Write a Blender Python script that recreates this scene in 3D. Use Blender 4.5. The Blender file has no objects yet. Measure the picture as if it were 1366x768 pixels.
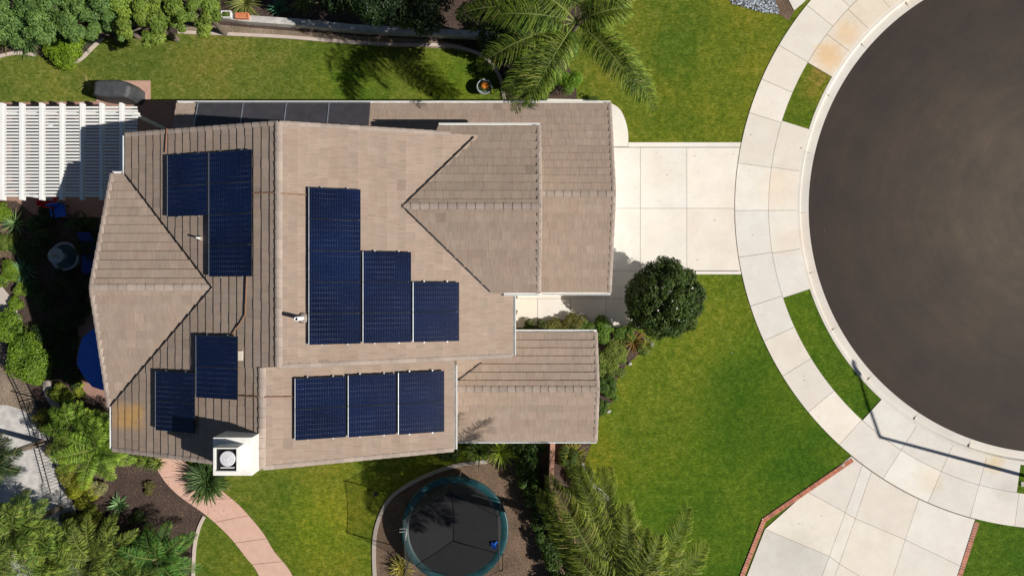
import bpy, bmesh, math, random
import numpy as np
from mathutils import Vector, Matrix
random.seed(7); rng = np.random.default_rng(7)
C = bpy.context.scene.collection
H = 30.0; F = 911.0; CX, CY = 683.0, 384.0
def P(px, py, z=0.0):
    s = (H - z) / F
    return Vector(((px - CX) * s, (CY - py) * s, z))
# ------------------------------------------------------------------ sun
SUN_EL = math.radians(41); SUN_DIR2 = Vector((math.cos(math.radians(-15)), math.sin(math.radians(-15)), 0))
SUN_TO = Vector((SUN_DIR2.x * math.cos(SUN_EL), SUN_DIR2.y * math.cos(SUN_EL), math.sin(SUN_EL)))

# ------------------------------------------------------------------ materials
def nmat(name):
    m = bpy.data.materials.new(name); m.use_nodes = True
    nt = m.node_tree; nt.nodes.clear()
    out = nt.nodes.new('ShaderNodeOutputMaterial'); b = nt.nodes.new('ShaderNodeBsdfPrincipled')
    nt.links.new(b.outputs[0], out.inputs[0])
    return m, nt, b, out
def N(nt, t, **k):
    n = nt.nodes.new(t)
    for a, v in k.items():
        if a in n.inputs: n.inputs[a].default_value = v
        else: setattr(n, a, v)
    return n
def L(nt, a, b): nt.links.new(a, b)
def noise(nt, vec, scale, detail=3, rough=.55):
    n = N(nt, 'ShaderNodeTexNoise'); n.inputs['Scale'].default_value = scale
    n.inputs['Detail'].default_value = detail; n.inputs['Roughness'].default_value = rough
    if vec is not None: L(nt, vec, n.inputs['Vector'])
    return n
def ramp(nt, fac, stops):
    r = N(nt, 'ShaderNodeValToRGB'); e = r.color_ramp.elements
    while len(e) < len(stops): e.new(.5)
    for i, (p, c) in enumerate(stops):
        e[i].position = p; e[i].color = (c[0], c[1], c[2], 1)
    L(nt, fac, r.inputs[0]); return r
def mixc(nt, a, b, fac, mode='MIX'):
    m = N(nt, 'ShaderNodeMix', data_type='RGBA', blend_type=mode)
    for s, i in ((fac, 0), (a, 6), (b, 7)):
        if hasattr(s, 'links'): L(nt, s, m.inputs[i])
        elif isinstance(s, (int, float)): m.inputs[i].default_value = s
        else: m.inputs[i].default_value = (*s, 1)
    return m.outputs[2]
def bump(nt, b, h, strength, dist):
    n = N(nt, 'ShaderNodeBump'); n.inputs['Strength'].default_value = strength; n.inputs['Distance'].default_value = dist
    L(nt, h, n.inputs['Height']); L(nt, n.outputs[0], b.inputs['Normal'])
def pos(nt, scale=None):
    g = N(nt, 'ShaderNodeNewGeometry')
    if scale is None: return g.outputs['Position']
    m = N(nt, 'ShaderNodeVectorMath', operation='MULTIPLY'); m.inputs[1].default_value = scale
    L(nt, g.outputs['Position'], m.inputs[0]); return m.outputs[0]
def plain(name, col, rough=.6, metal=0, var=.15, scale=6, bmp=0):
    m, nt, b, o = nmat(name)
    n = noise(nt, pos(nt), scale, 4)
    r = ramp(nt, n.outputs[0], [(.3, [c * (1 - var) for c in col]), (.7, [min(1, c * (1 + var)) for c in col])])
    L(nt, r.outputs[0], b.inputs['Base Color'])
    b.inputs['Roughness'].default_value = rough; b.inputs['Metallic'].default_value = metal
    if bmp: bump(nt, b, n.outputs[0], bmp, .02)
    return m
def tinted(name, rough=.85, stretch=(1, 1, 1), scale=9, lo=.78, hi=1.18, bs=.3, mult=1.0, patch=0):
    m, nt, b, o = nmat(name)
    a = N(nt, 'ShaderNodeAttribute', attribute_name='tint')
    n = noise(nt, pos(nt, stretch), scale, 5, .62)
    r = ramp(nt, n.outputs[0], [(.25, (lo * mult,) * 3), (.75, (hi * mult,) * 3)])
    c = mixc(nt, a.outputs[0], r.outputs[0], 1.0, 'MULTIPLY')
    if patch:
        n2 = noise(nt, pos(nt), .9, 5, .65)
        r2 = ramp(nt, n2.outputs[0], [(.35, (1, 1, 1)), (.62, (1 - patch * .6, 1 - patch, 1 - patch * 1.3))])
        c = mixc(nt, c, r2.outputs[0], 1.0, 'MULTIPLY')
    L(nt, c, b.inputs['Base Color']); b.inputs['Roughness'].default_value = rough
    n3 = noise(nt, pos(nt), 90, 2)
    bump(nt, b, n3.outputs[0], bs, .006)
    return m
def foliage(name, rough=.5, trans=.25, spec=.35):
    m, nt, b, o = nmat(name)
    a = N(nt, 'ShaderNodeAttribute', attribute_name='tint')
    n = noise(nt, pos(nt), 1.3, 3)
    r = ramp(nt, n.outputs[0], [(.3, (.78, .88, .72)), (.7, (1.42, 1.36, .95))])
    c = mixc(nt, a.outputs[0], r.outputs[0], 1.0, 'MULTIPLY')
    L(nt, c, b.inputs['Base Color']); b.inputs['Roughness'].default_value = rough
    b.inputs['Specular IOR Level'].default_value = spec
    t = N(nt, 'ShaderNodeBsdfTranslucent'); L(nt, c, t.inputs[0])
    mx = N(nt, 'ShaderNodeMixShader'); mx.inputs[0].default_value = trans
    L(nt, b.outputs[0], mx.inputs[1]); L(nt, t.outputs[0], mx.inputs[2]); L(nt, mx.outputs[0], o.inputs[0])
    return m
M = {}
# two kinds of roof tile streaks: along X slopes and along Y slopes
M['tile'] = tinted('clay_tile', .9, (1, 1, 1), 3.5, .93, 1.07, .5, 1.0, .05)
def slab_stains():
    nt = M['concrete'].node_tree; b = [n for n in nt.nodes if n.type == 'BSDF_PRINCIPLED'][0]; c = b.inputs['Base Color'].links[0].from_socket
    n = noise(nt, pos(nt), 2.3, 5, .75); n2 = noise(nt, pos(nt), 9, 4, .7)
    for (px, py, r, col, k) in ((1105, 75, .75, (1.0, .80, .58), .95), (1130, 45, .6, (1.0, .84, .66), .8), (1325, 618, .5, (.98, .84, .60), .9), (1345, 655, .7, (.86, .85, .86), .7), (1240, 640, .8, (.98, .91, .80), .7), (1035, 250, 1.0, (1.0, .93, .85), .7), (1050, 320, .9, (1.0, .94, .88), .7), (1060, 735, 1.4, (.88, .89, .88), .8), (880, 230, 1.3, (1.0, .96, .90), .6)):
        q = P(px, py); d = N(nt, 'ShaderNodeVectorMath', operation='DISTANCE'); d.inputs[1].default_value = q; L(nt, pos(nt), d.inputs[0])
        w_ = N(nt, 'ShaderNodeMath', operation='MULTIPLY_ADD'); w_.inputs[1].default_value = -r * 1.8; L(nt, n.outputs[0], w_.inputs[0]); L(nt, d.outputs[1], w_.inputs[2])
        m_ = N(nt, 'ShaderNodeMapRange'); m_.inputs[1].default_value = r * .15; m_.inputs[2].default_value = -r * .5; m_.inputs[4].default_value = k; L(nt, w_.outputs[0], m_.inputs[0])
        c = mixc(nt, c, mixc(nt, c, col, 1.0, 'MULTIPLY'), m_.outputs[0])
    r2 = ramp(nt, n2.outputs[0], [(.30, (.90, .89, .87)), (.45, (1, 1, 1))]); c = mixc(nt, c, r2.outputs[0], .8, 'MULTIPLY')
    L(nt, c, b.inputs['Base Color'])
def tile_streaks_glow():
    nt = M['tile'].node_tree; b = [n for n in nt.nodes if n.type == 'BSDF_PRINCIPLED'][0]; src = b.inputs['Base Color'].links[0].from_socket
    sx = N(nt, 'ShaderNodeSeparateXYZ'); L(nt, pos(nt), sx.inputs[0])
    wob = noise(nt, pos(nt), 1.4, 3)
    fa = N(nt, 'ShaderNodeAttribute', attribute_name='tint')
    sX = noise(nt, pos(nt, (1.2, 14, 1)), 2.0, 4, .65); sY = noise(nt, pos(nt, (14, 1.2, 1)), 2.0, 4, .65)
    rX = ramp(nt, sX.outputs[0], [(.3, (.88, .87, .86)), (.7, (1.09, 1.09, 1.09))]); rY = ramp(nt, sY.outputs[0], [(.3, (.84, .83, .82)), (.7, (1.11, 1.11, 1.11))])
    src = mixc(nt, src, mixc(nt, rX.outputs[0], rY.outputs[0], fa.outputs['Alpha']), 1.0, 'MULTIPLY')
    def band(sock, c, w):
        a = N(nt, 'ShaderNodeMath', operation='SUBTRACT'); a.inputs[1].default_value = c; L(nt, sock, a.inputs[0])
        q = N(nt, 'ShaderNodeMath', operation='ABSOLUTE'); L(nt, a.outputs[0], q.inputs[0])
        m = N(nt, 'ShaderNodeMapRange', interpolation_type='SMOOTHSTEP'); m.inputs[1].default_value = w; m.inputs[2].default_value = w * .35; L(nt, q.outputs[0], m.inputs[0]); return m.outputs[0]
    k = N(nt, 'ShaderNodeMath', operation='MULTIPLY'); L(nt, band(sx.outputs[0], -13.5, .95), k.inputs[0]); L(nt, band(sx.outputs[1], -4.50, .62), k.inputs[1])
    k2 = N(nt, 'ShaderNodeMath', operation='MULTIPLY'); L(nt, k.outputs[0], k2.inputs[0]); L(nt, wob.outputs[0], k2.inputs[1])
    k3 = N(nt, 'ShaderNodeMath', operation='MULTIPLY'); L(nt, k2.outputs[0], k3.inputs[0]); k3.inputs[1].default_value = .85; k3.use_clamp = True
    L(nt, mixc(nt, src, (.80, .40, .035), k3.outputs[0]), b.inputs['Base Color'])  # orange reflected glow near the lower left eave, painted into the tile colour
tile_streaks_glow()
M['cap'] = tinted('ridge_tile', .9, (1, 1, 1), 8, .86, 1.12, .5)
M['under'] = plain('underlay', (.05, .045, .04), .9)
M['white'] = plain('white_paint', (.80, .80, .78), .55, var=.05, scale=3)
M['whitewood'] = plain('white_vinyl', (.84, .84, .82), .5, var=.03, scale=3)
M['stucco'] = plain('cream_stucco', (.62, .56, .47), .9, var=.06, scale=5, bmp=.2)
M['stucco_white'] = plain('white_stucco', (.80, .79, .75), .85, var=.06, scale=4, bmp=.15)
M['glass'] = plain('window_glass', (.03, .04, .05), .08)
M['darkmetal'] = plain('black_metal', (.02, .02, .022), .45, .3)
M['steel'] = plain('grey_steel', (.45, .46, .48), .35, .8)
M['frame_al'] = plain('dark_aluminium', (.006, .008, .012), .85, .0)
M['rail'] = plain('bright_aluminium', (.62, .66, .70), .35, .7)
M['trunk'] = plain('bark', (.14, .11, .085), .9, var=.4, scale=14, bmp=.6)
M['copper'] = plain('rusty_conduit', (.30, .15, .09), .6)
M['concrete'] = tinted('pale_concrete', .88, (1, 1, 1), 1.3, .94, 1.05, .25, 1.25, .055)
M['concrete_old'] = plain('rough_concrete', (.52, .50, .48), .9, var=.28, scale=2.5, bmp=.3)
M['joint'] = plain('joint_sand', (.19, .17, .145), .95)
M['pink'] = tinted('pink_concrete', .88, (1, 1, 1), 3, .90, 1.08, .2)
M['patio'] = plain('terracotta_paving', (.34, .20, .155), .85, var=.12, scale=2, bmp=.2)
slab_stains()
M['brick'] = tinted('brick', .9, (1, 1, 1), 12, .8, 1.2, .5)
M['soil'] = None
M['leaf'] = foliage('leaf')
M['leaf_gloss'] = foliage('glossy_leaf', .5, .15, .28)
M['palm'] = foliage('palm_leaflet', .6, .22, .2)
M['flower'] = plain('white_petal', (.85, .80, .78), .6)
M['orange'] = plain('orange_petal', (.85, .32, .03), .6)
M['terracotta'] = plain('terracotta', (.62, .22, .10), .8)
M['blue_fab'] = plain('blue_canvas', (.008, .11, .55), .75, var=.1)
M['red_fab'] = plain('red_plastic', (.55, .02, .02), .5)
M['teal'] = plain('teal_vinyl', (.009, .060, .070), .45, var=.3, scale=3)
M['grey_cover'] = plain('grey_vinyl_cover', (.065, .068, .075), .55, var=.2, scale=4, bmp=.4)
M['heater'] = plain('rubber_collector', (.055, .052, .06), .5, var=.15, scale=3)
M['stone'] = plain('pale_stone', (.45, .43, .39), .85, var=.2, scale=8, bmp=.4)
M['fountain'] = plain('cast_stone', (.30, .33, .35), .7, var=.2, scale=8, bmp=.3)
M['blackmat'] = plain('woven_black_mat', (.010, .010, .012), .7, var=.2, scale=3)

def soil_mat(name, c0, c1, c2):
    m, nt, b, o = nmat(name)
    n = noise(nt, pos(nt), 16, 6, .75); n2 = noise(nt, pos(nt), 1.2, 3)
    r = ramp(nt, n.outputs[0], [(.3, c0), (.52, c1), (.72, c2)])
    r2 = ramp(nt, n2.outputs[0], [(.3, (.7, .7, .7)), (.7, (1.2, 1.2, 1.2))])
    L(nt, mixc(nt, r.outputs[0], r2.outputs[0], 1.0, 'MULTIPLY'), b.inputs['Base Color'])
    b.inputs['Roughness'].default_value = .95
    bump(nt, b, n.outputs[0], 1.0, .06); return m
M['mulch'] = soil_mat('dark_mulch', (.022, .013, .010), (.085, .054, .042), (.24, .17, .13))
M['dirt'] = soil_mat('brown_dirt', (.07, .044, .028), (.19, .125, .082), (.34, .24, .165))
M['gravel_strip'] = soil_mat('tan_gravel', (.16, .12, .08), (.30, .23, .165), (.42, .34, .26))

def grass_mat():
    m, nt, b, o = nmat('grass_blades')
    a = pos(nt)
    fine = noise(nt, a, 34, 4, .7); mid = noise(nt, a, 3.2, 5, .7); big = noise(nt, a, .33, 4, .6)
    st = noise(nt, pos(nt, (.9, 1.6, 1)), 7.0, 4, .75)
    r1 = ramp(nt, mid.outputs[0], [(.26, (.080, .128, .008)), (.5, (.146, .184, .014)), (.74, (.250, .256, .040))])
    r2 = ramp(nt, big.outputs[0], [(.36, (.64, .82, .7)), (.50, (.97, 1, .95)), (.64, (1.26, 1.10, 1.15))])
    r3 = ramp(nt, fine.outputs[0], [(.30, (.30, .33, .30)), (.5, (1, 1, 1)), (.70, (1.75, 1.65, 1.8))])
    r4 = ramp(nt, st.outputs[0], [(.34, (.55, .62, .55)), (.66, (1.42, 1.32, 1.5))])
    c = mixc(nt, r1.outputs[0], r2.outputs[0], 1.0, 'MULTIPLY')
    c = mixc(nt, c, r3.outputs[0], 1.0, 'MULTIPLY')
    c = mixc(nt, c, r4.outputs[0], 1.0, 'MULTIPLY')
    # lusher, deeper green toward the neighbouring drive; drier toward the houses
    dt = N(nt, 'ShaderNodeVectorMath', operation='DOT_PRODUCT'); dt.inputs[1].default_value = (.80, -.60, 0); L(nt, a, dt.inputs[0])
    wb = N(nt, 'ShaderNodeMath', operation='MULTIPLY_ADD'); wb.inputs[1].default_value = 4.5; L(nt, big.outputs[0], wb.inputs[0]); L(nt, dt.outputs[1], wb.inputs[2])
    mr = N(nt, 'ShaderNodeMapRange'); mr.inputs[1].default_value = -14; mr.inputs[2].default_value = 18
    L(nt, wb.outputs[0], mr.inputs[0])
    rr = ramp(nt, mr.outputs[0], [(0, (.96, .94, 1.7)), (.35, (.86, .92, 1.2)), (.52, (1.0, .98, .9)), (.72, (.92, 1.0, .8)), (.85, (.58, .84, .5)), (1, (.50, .78, .45))])
    c2 = mixc(nt, c, rr.outputs[0], 1.0, 'MULTIPLY')
    def spot(px, py, r, col, k, c2):
        q = P(px, py); d = N(nt, 'ShaderNodeVectorMath', operation='DISTANCE'); d.inputs[1].default_value = q; L(nt, a, d.inputs[0])
        w_ = N(nt, 'ShaderNodeMath', operation='MULTIPLY_ADD'); w_.inputs[1].default_value = -r * 1.2; L(nt, mid.outputs[0], w_.inputs[0]); L(nt, d.outputs[1], w_.inputs[2])
        m_ = N(nt, 'ShaderNodeMapRange'); m_.inputs[1].default_value = r * .45; m_.inputs[2].default_value = -r * .35; m_.inputs[4].default_value = k; L(nt, w_.outputs[0], m_.inputs[0])
        return mixc(nt, c2, mixc(nt, c2, col, 1.0, 'MULTIPLY'), m_.outputs[0])
    c2 = spot(1095, 98, .55, (1.7, 1.05, 2.6), 1, c2); c2 = spot(1082, 120, .7, (1.35, 1.0, 1.6), .8, c2)
    c2 = spot(790, 600, 1.3, (1.22, .98, .8), .6, c2); c2 = spot(815, 640, 1.2, (1.2, 1.0, .9), .6, c2)
    c2 = spot(960, 460, 2.6, (1.18, 1.1, 1.3), .7, c2); c2 = spot(900, 540, 2.2, (1.15, 1.06, 1.3), .6, c2); c2 = spot(985, 545, 2.4, (.62, .78, .7), .8, c2)
    c2 = spot(930, 60, 2.2, (1.02, 1.06, 1.1), .6, c2); c2 = spot(470, 100, 2.6, (.75, 1.0, .4), .7, c2); c2 = spot(600, 110, 2.0, (.9, 1.1, .4), .7, c2)
    c2 = spot(60, 110, 2.2, (1.15, 1.12, 1.1), .8, c2); c2 = spot(420, 700, 2.2, (1.1, 1.2, .7), .7, c2)
    L(nt, c2, b.inputs['Base Color']); b.inputs['Roughness'].default_value = .9
    b.inputs['Specular IOR Level'].default_value = .15
    bump(nt, b, fine.outputs[0], .9, .05)
    return m
M['grass'] = grass_mat()

def asphalt_mat():
    m, nt, b, o = nmat('asphalt')
    g = N(nt, 'ShaderNodeNewGeometry')
    v = N(nt, 'ShaderNodeVectorMath', operation='SUBTRACT'); c = P(1408, 277)
    v.inputs[1].default_value = (c.x, c.y, 0); L(nt, g.outputs[0], v.inputs[0])
    ln = N(nt, 'ShaderNodeVectorMath', operation='LENGTH'); L(nt, v.outputs[0], ln.inputs[0])
    big = noise(nt, g.outputs[0], .34, 6, .68)
    ad = N(nt, 'ShaderNodeMath', operation='MULTIPLY_ADD'); ad.inputs[1].default_value = 1.6; L(nt, big.outputs[0], ad.inputs[0]); L(nt, ln.outputs[1], ad.inputs[2])
    cx = N(nt, 'ShaderNodeCombineXYZ'); L(nt, ad.outputs[0], cx.inputs[0])
    rings = noise(nt, cx.outputs[0], 1.1, 4, .6)
    fine = noise(nt, g.outputs[0], 45, 3, .8)
    # arc-shaped tyre sweep marks
    at = N(nt, 'ShaderNodeSeparateXYZ'); L(nt, v.outputs[0], at.inputs[0])
    ang = N(nt, 'ShaderNodeMath', operation='ARCTAN2'); L(nt, at.outputs[1], ang.inputs[0]); L(nt, at.outputs[0], ang.inputs[1])
    c3 = N(nt, 'ShaderNodeCombineXYZ'); L(nt, ln.outputs[1], c3.inputs[0]); L(nt, ang.outputs[0], c3.inputs[1])
    sweep = noise(nt, c3.outputs[0], 2.6, 5, .6)
    mr = N(nt, 'ShaderNodeMapRange'); mr.inputs[1].default_value = 11; mr.inputs[2].default_value = 2
    L(nt, ln.outputs[1], mr.inputs[0])
    base = ramp(nt, mr.outputs[0], [(0, (.033, .0220, .0175)), (.25, (.036, .0255, .0205)), (.55, (.052, .0385, .029)), (1, (.084, .064, .046))])
    r1 = ramp(nt, rings.outputs[0], [(.3, (.88, .89, .92)), (.7, (1.13, 1.11, 1.07))])
    r2 = ramp(nt, fine.outputs[0], [(.25, (.62, .62, .62)), (.5, (1, 1, 1)), (.8, (1.6, 1.6, 1.6))])
    r3 = ramp(nt, sweep.outputs[0], [(.3, (.90, .91, .93)), (.7, (1.12, 1.09, 1.06))])
    r4 = ramp(nt, big.outputs[0], [(.3, (.74, .74, .77)), (.7, (1.32, 1.28, 1.2))])
    c_ = base.outputs[0]
    for r in (r1, r2, r3, r4): c_ = mixc(nt, c_, r.outputs[0], 1.0, 'MULTIPLY')
    L(nt, c_, b.inputs['Base Color']); b.inputs['Roughness'].default_value = .85
    bump(nt, b, fine.outputs[0], .6, .01); return m
M['asphalt'] = asphalt_mat()

def panel_mat():
    m, nt, b, o = nmat('solar_cells')
    uv = N(nt, 'ShaderNodeUVMap'); sp = N(nt, 'ShaderNodeSeparateXYZ'); L(nt, uv.outputs[0], sp.inputs[0])
    def line(src, freq, width):
        a = N(nt, 'ShaderNodeMath', operation='MULTIPLY'); a.inputs[1].default_value = freq; L(nt, src, a.inputs[0])
        f = N(nt, 'ShaderNodeMath', operation='FRACT'); L(nt, a.outputs[0], f.inputs[0])
        l = N(nt, 'ShaderNodeMath', operation='LESS_THAN'); l.inputs[1].default_value = width; L(nt, f.outputs[0], l.inputs[0]); return l.outputs[0]
    u = line(sp.outputs[0], 10, .05); v = line(sp.outputs[1], 6, .07); w = line(sp.outputs[1], 24, .14)
    mx = N(nt, 'ShaderNodeMath', operation='MAXIMUM'); L(nt, u, mx.inputs[0]); L(nt, v, mx.inputs[1])
    # small bright solder pads where a busbar crosses a cell gap
    pw = line(sp.outputs[0], 20, .09)
    pad = N(nt, 'ShaderNodeMath', operation='MULTIPLY'); L(nt, pw, pad.inputs[0]); L(nt, w, pad.inputs[1])
    n = noise(nt, pos(nt), 26, 2); padn = N(nt, 'ShaderNodeMath', operation='MULTIPLY'); L(nt, pad.outputs[0], padn.inputs[0]); L(nt, n.outputs[0], padn.inputs[1])
    big = noise(nt, pos(nt), .5, 2)
    base = ramp(nt, big.outputs[0], [(.35, (.0014, .0058, .026)), (.65, (.0024, .0105, .048))])
    c = mixc(nt, base.outputs[0], (.0015, .004, .018), mx.outputs[0])
    wf = N(nt, 'ShaderNodeMath', operation='MULTIPLY'); wf.inputs[1].default_value = .30; L(nt, w, wf.inputs[0])
    c = mixc(nt, c, (.030, .037, .065), wf.outputs[0])
    ro = line(sp.outputs[1], 6, .16); co_ = line(sp.outputs[0], 20, .45); gn = noise(nt, pos(nt), 1.1, 3); gm = N(nt, 'ShaderNodeMapRange'); gm.inputs[1].default_value = .42; gm.inputs[2].default_value = .66; gm.inputs[4].default_value = .55
    L(nt, gn.outputs[0], gm.inputs[0]); q1_ = N(nt, 'ShaderNodeMath', operation='MULTIPLY'); L(nt, ro, q1_.inputs[0]); L(nt, co_, q1_.inputs[1]); q2_ = N(nt, 'ShaderNodeMath', operation='MULTIPLY'); L(nt, q1_.outputs[0], q2_.inputs[0]); L(nt, gm.outputs[0], q2_.inputs[1])
    c = mixc(nt, c, (.42, .44, .52), padn.outputs[0]); c = mixc(nt, c, (.14, .16, .22), q2_.outputs[0])
    L(nt, c, b.inputs['Base Color']); b.inputs['Roughness'].default_value = .16
    b.inputs['Specular IOR Level'].default_value = .5
    return m
M['cells'] = panel_mat()

def net_mat():
    m, nt, b, o = nmat('safety_net')
    b.inputs['Base Color'].default_value = (.09, .10, .09, 1); b.inputs['Roughness'].default_value = .8
    t = N(nt, 'ShaderNodeBsdfTransparent'); mx = N(nt, 'ShaderNodeMixShader'); mx.inputs[0].default_value = .26
    L(nt, t.outputs[0], mx.inputs[1]); L(nt, b.outputs[0], mx.inputs[2]); L(nt, mx.outputs[0], o.inputs[0]); return m
M['net'] = net_mat()
def water_mat():
    m, nt, b, o = nmat('still_water')
    b.inputs['Base Color'].default_value = (.03, .06, .07, 1); b.inputs['Roughness'].default_value = .05; return m
M['water'] = water_mat()

# ------------------------------------------------------------------ object helpers
def tag(o, label=None, cat=None, group=None, kind=None):
    if label: o['label'] = label
    if cat: o['category'] = cat
    if group: o['group'] = group
    if kind: o['kind'] = kind
    return o
def thing(name, label, cat, loc=(0, 0, 0), group=None, rotz=0):
    o = bpy.data.objects.new(name, None); o.empty_display_size = .3; C.objects.link(o)
    o.location = loc; o.rotation_euler = (0, 0, rotz); return tag(o, label, cat, group)
class MB:
    def __init__(s): s.v = []; s.f = []; s.t = []; s.uv = {}
    def add(s, vs, fs, tint=(1, 1, 1)):
        b = len(s.v); s.v += [tuple(v) for v in vs]; s.f += [tuple(b + i for i in f) for f in fs]; s.t += [tint] * len(fs)
    def box(s, c, sx, sy, sz, rz=0, tint=(1, 1, 1), tx=None):
        """box centred in x,y with its base at c.z"""
        ca, sa = math.cos(rz), math.sin(rz); vs = []
        for z in (0, sz):
            for x, y in ((-sx / 2, -sy / 2), (sx / 2, -sy / 2), (sx / 2, sy / 2), (-sx / 2, sy / 2)):
                vs.append((c[0] + x * ca - y * sa, c[1] + x * sa + y * ca, c[2] + z))
        s.add(vs, [(0, 3, 2, 1), (4, 5, 6, 7), (0, 1, 5, 4), (1, 2, 6, 5), (2, 3, 7, 6), (3, 0, 4, 7)], tint)
    def bar(s, a, b, w, h, tint=(1, 1, 1), up=Vector((0, 0, 1))):
        """rectangular bar from a to b; w across, h along 'up'"""
        a, b = Vector(a), Vector(b); d = (b - a).normalized(); x = d.cross(up)
        if x.length < 1e-4: x = d.cross(Vector((0, 1, 0)))
        x.normalize(); y = x.cross(d).normalized(); vs = []
        for q in (a, b):
            for i, j in ((-1, -1), (1, -1), (1, 1), (-1, 1)): vs.append(q + x * (i * w / 2) + y * (j * h / 2))
        s.add(vs, [(0, 1, 2, 3), (7, 6, 5, 4), (0, 4, 5, 1), (1, 5, 6, 2), (2, 6, 7, 3), (3, 7, 4, 0)], tint)
    def tube(s, pts, radii, n=8, tint=(1, 1, 1), cap=True):
        pts = [Vector(p) for p in pts]
        if not hasattr(radii, '__len__'): radii = [radii] * len(pts)
        b = len(s.v); fs = []
        for i, p in enumerate(pts):
            d = (pts[min(i + 1, len(pts) - 1)] - pts[max(i - 1, 0)]).normalized()
            x = d.cross(Vector((0, 0, 1)))
            if x.length < .05: x = d.cross(Vector((0, 1, 0)))
            x.normalize(); y = d.cross(x)
            for k in range(n):
                a = 2 * math.pi * k / n; s.v.append(tuple(p + (x * math.cos(a) + y * math.sin(a)) * radii[i]))
        for i in range(len(pts) - 1):
            for k in range(n):
                q = (k + 1) % n; fs.append((b + i * n + k, b + i * n + q, b + (i + 1) * n + q, b + (i + 1) * n + k))
        if cap: fs.append(tuple(b + k for k in range(n))); fs.append(tuple(b + (len(pts) - 1) * n + k for k in reversed(range(n))))
        s.f += fs; s.t += [tint] * len(fs)
    def lathe(s, c, prof, n=32, tint=(1, 1, 1)):
        b = len(s.v)
        for r, z in prof:
            for k in range(n):
                a = 2 * math.pi * k / n; s.v.append((c[0] + r * math.cos(a), c[1] + r * math.sin(a), c[2] + z))
        fs = [(b + i * n + k, b + i * n + (k + 1) % n, b + (i + 1) * n + (k + 1) % n, b + (i + 1) * n + k) for i in range(len(prof) - 1) for k in range(n)]
        s.f += fs; s.t += [tint] * len(fs)
    def prism(s, poly, z0, z1, tint=(1, 1, 1)):
        n = len(poly); ar = sum(poly[i][0] * poly[(i + 1) % n][1] - poly[(i + 1) % n][0] * poly[i][1] for i in range(n))
        if ar < 0: poly = poly[::-1]
        vs = [(p[0], p[1], z0) for p in poly] + [(p[0], p[1], z1) for p in poly]
        s.add(vs, [tuple(range(n, 2 * n)), tuple(reversed(range(n)))] + [(i, (i + 1) % n, n + (i + 1) % n, n + i) for i in range(n)], tint)
    def build(s, name, mat, parent=None, smooth=False, origin=None):
        me = bpy.data.meshes.new(name); o = bpy.data.objects.new(name, me); C.objects.link(o)
        off = Vector((0, 0, 0))
        if parent is not None:
            q = parent
            while q is not None: off += Vector(q.location); q = q.parent
            o.parent = parent
        elif origin is not None: off = Vector(origin); o.location = off
        V = np.array(s.v, dtype=np.float32).reshape(-1, 3) - np.array(off, dtype=np.float32)
        me.from_pydata(V.tolist(), [], s.f)
        ca = me.attributes.new('tint', 'FLOAT_COLOR', 'FACE')
        t = np.ones((len(s.f), 4), dtype=np.float32); t[:, :3] = np.array(s.t, dtype=np.float32).reshape(-1, 3)
        if len(me.polygons) == len(s.f): ca.data.foreach_set('color', t.ravel())
        me.materials.append(mat)
        if smooth: me.polygons.foreach_set('use_smooth', [True] * len(me.polygons))
        me.update(); return o
def bevel(o, w=.01, seg=2):
    m = o.modifiers.new('bevel', 'BEVEL'); m.width = w; m.segments = seg; m.limit_method = 'ANGLE'; return o
def part_of(name, label, cat, loc, build, group=None):
    t = thing(name, label, cat, loc, group); build(t); return t

def catmull(pts, n=8, closed=False):
    out = []; m = len(pts)
    for i in range(m if closed else m - 1):
        g = lambda k: Vector((*pts[k % m][:2], 0)) if closed else Vector((*pts[max(0, min(m - 1, k))][:2], 0))
        p0, p1, p2, p3 = g(i - 1), g(i), g(i + 1), g(i + 2)
        for j in range(n):
            t = j / n
            q = .5 * ((2 * p1) + (p2 - p0) * t + (2 * p0 - 5 * p1 + 4 * p2 - p3) * t * t + (3 * p1 - p0 - 3 * p2 + p3) * t ** 3)
            out.append((q.x, q.y))
    if not closed: out.append(tuple(pts[-1][:2]))
    return out
def G(pts, z=0): return [(P(x, y, z).x, P(x, y, z).y) for x, y in pts]
def fill_mesh(mb, poly, z, thick=.0, tint=(1, 1, 1)):
    """concave-safe sheet with an optional skirt"""
    from mathutils.geometry import tessellate_polygon
    n = len(poly); tri = tessellate_polygon([[Vector((p[0], p[1], 0)) for p in poly]])
    vs = [(p[0], p[1], z) for p in poly]; fs = []
    for t in tri:
        a, b, c = [poly[i] for i in t]
        cr = (b[0] - a[0]) * (c[1] - a[1]) - (b[1] - a[1]) * (c[0] - a[0])
        fs.append(tuple(t) if cr > 0 else tuple(reversed(t)))
    if thick:
        vs += [(p[0], p[1], z - thick) for p in poly]; fs += [(i, (i + 1) % n, n + (i + 1) % n, n + i) for i in range(n)]
    mb.add(vs, fs, tint)
def sheet(name, poly, z, mat, thick=0.0, tint=(1, 1, 1), kind='structure'):
    mb = MB(); fill_mesh(mb, poly, z, thick, tint); o = mb.build(name, mat); o['kind'] = kind; return o
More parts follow.
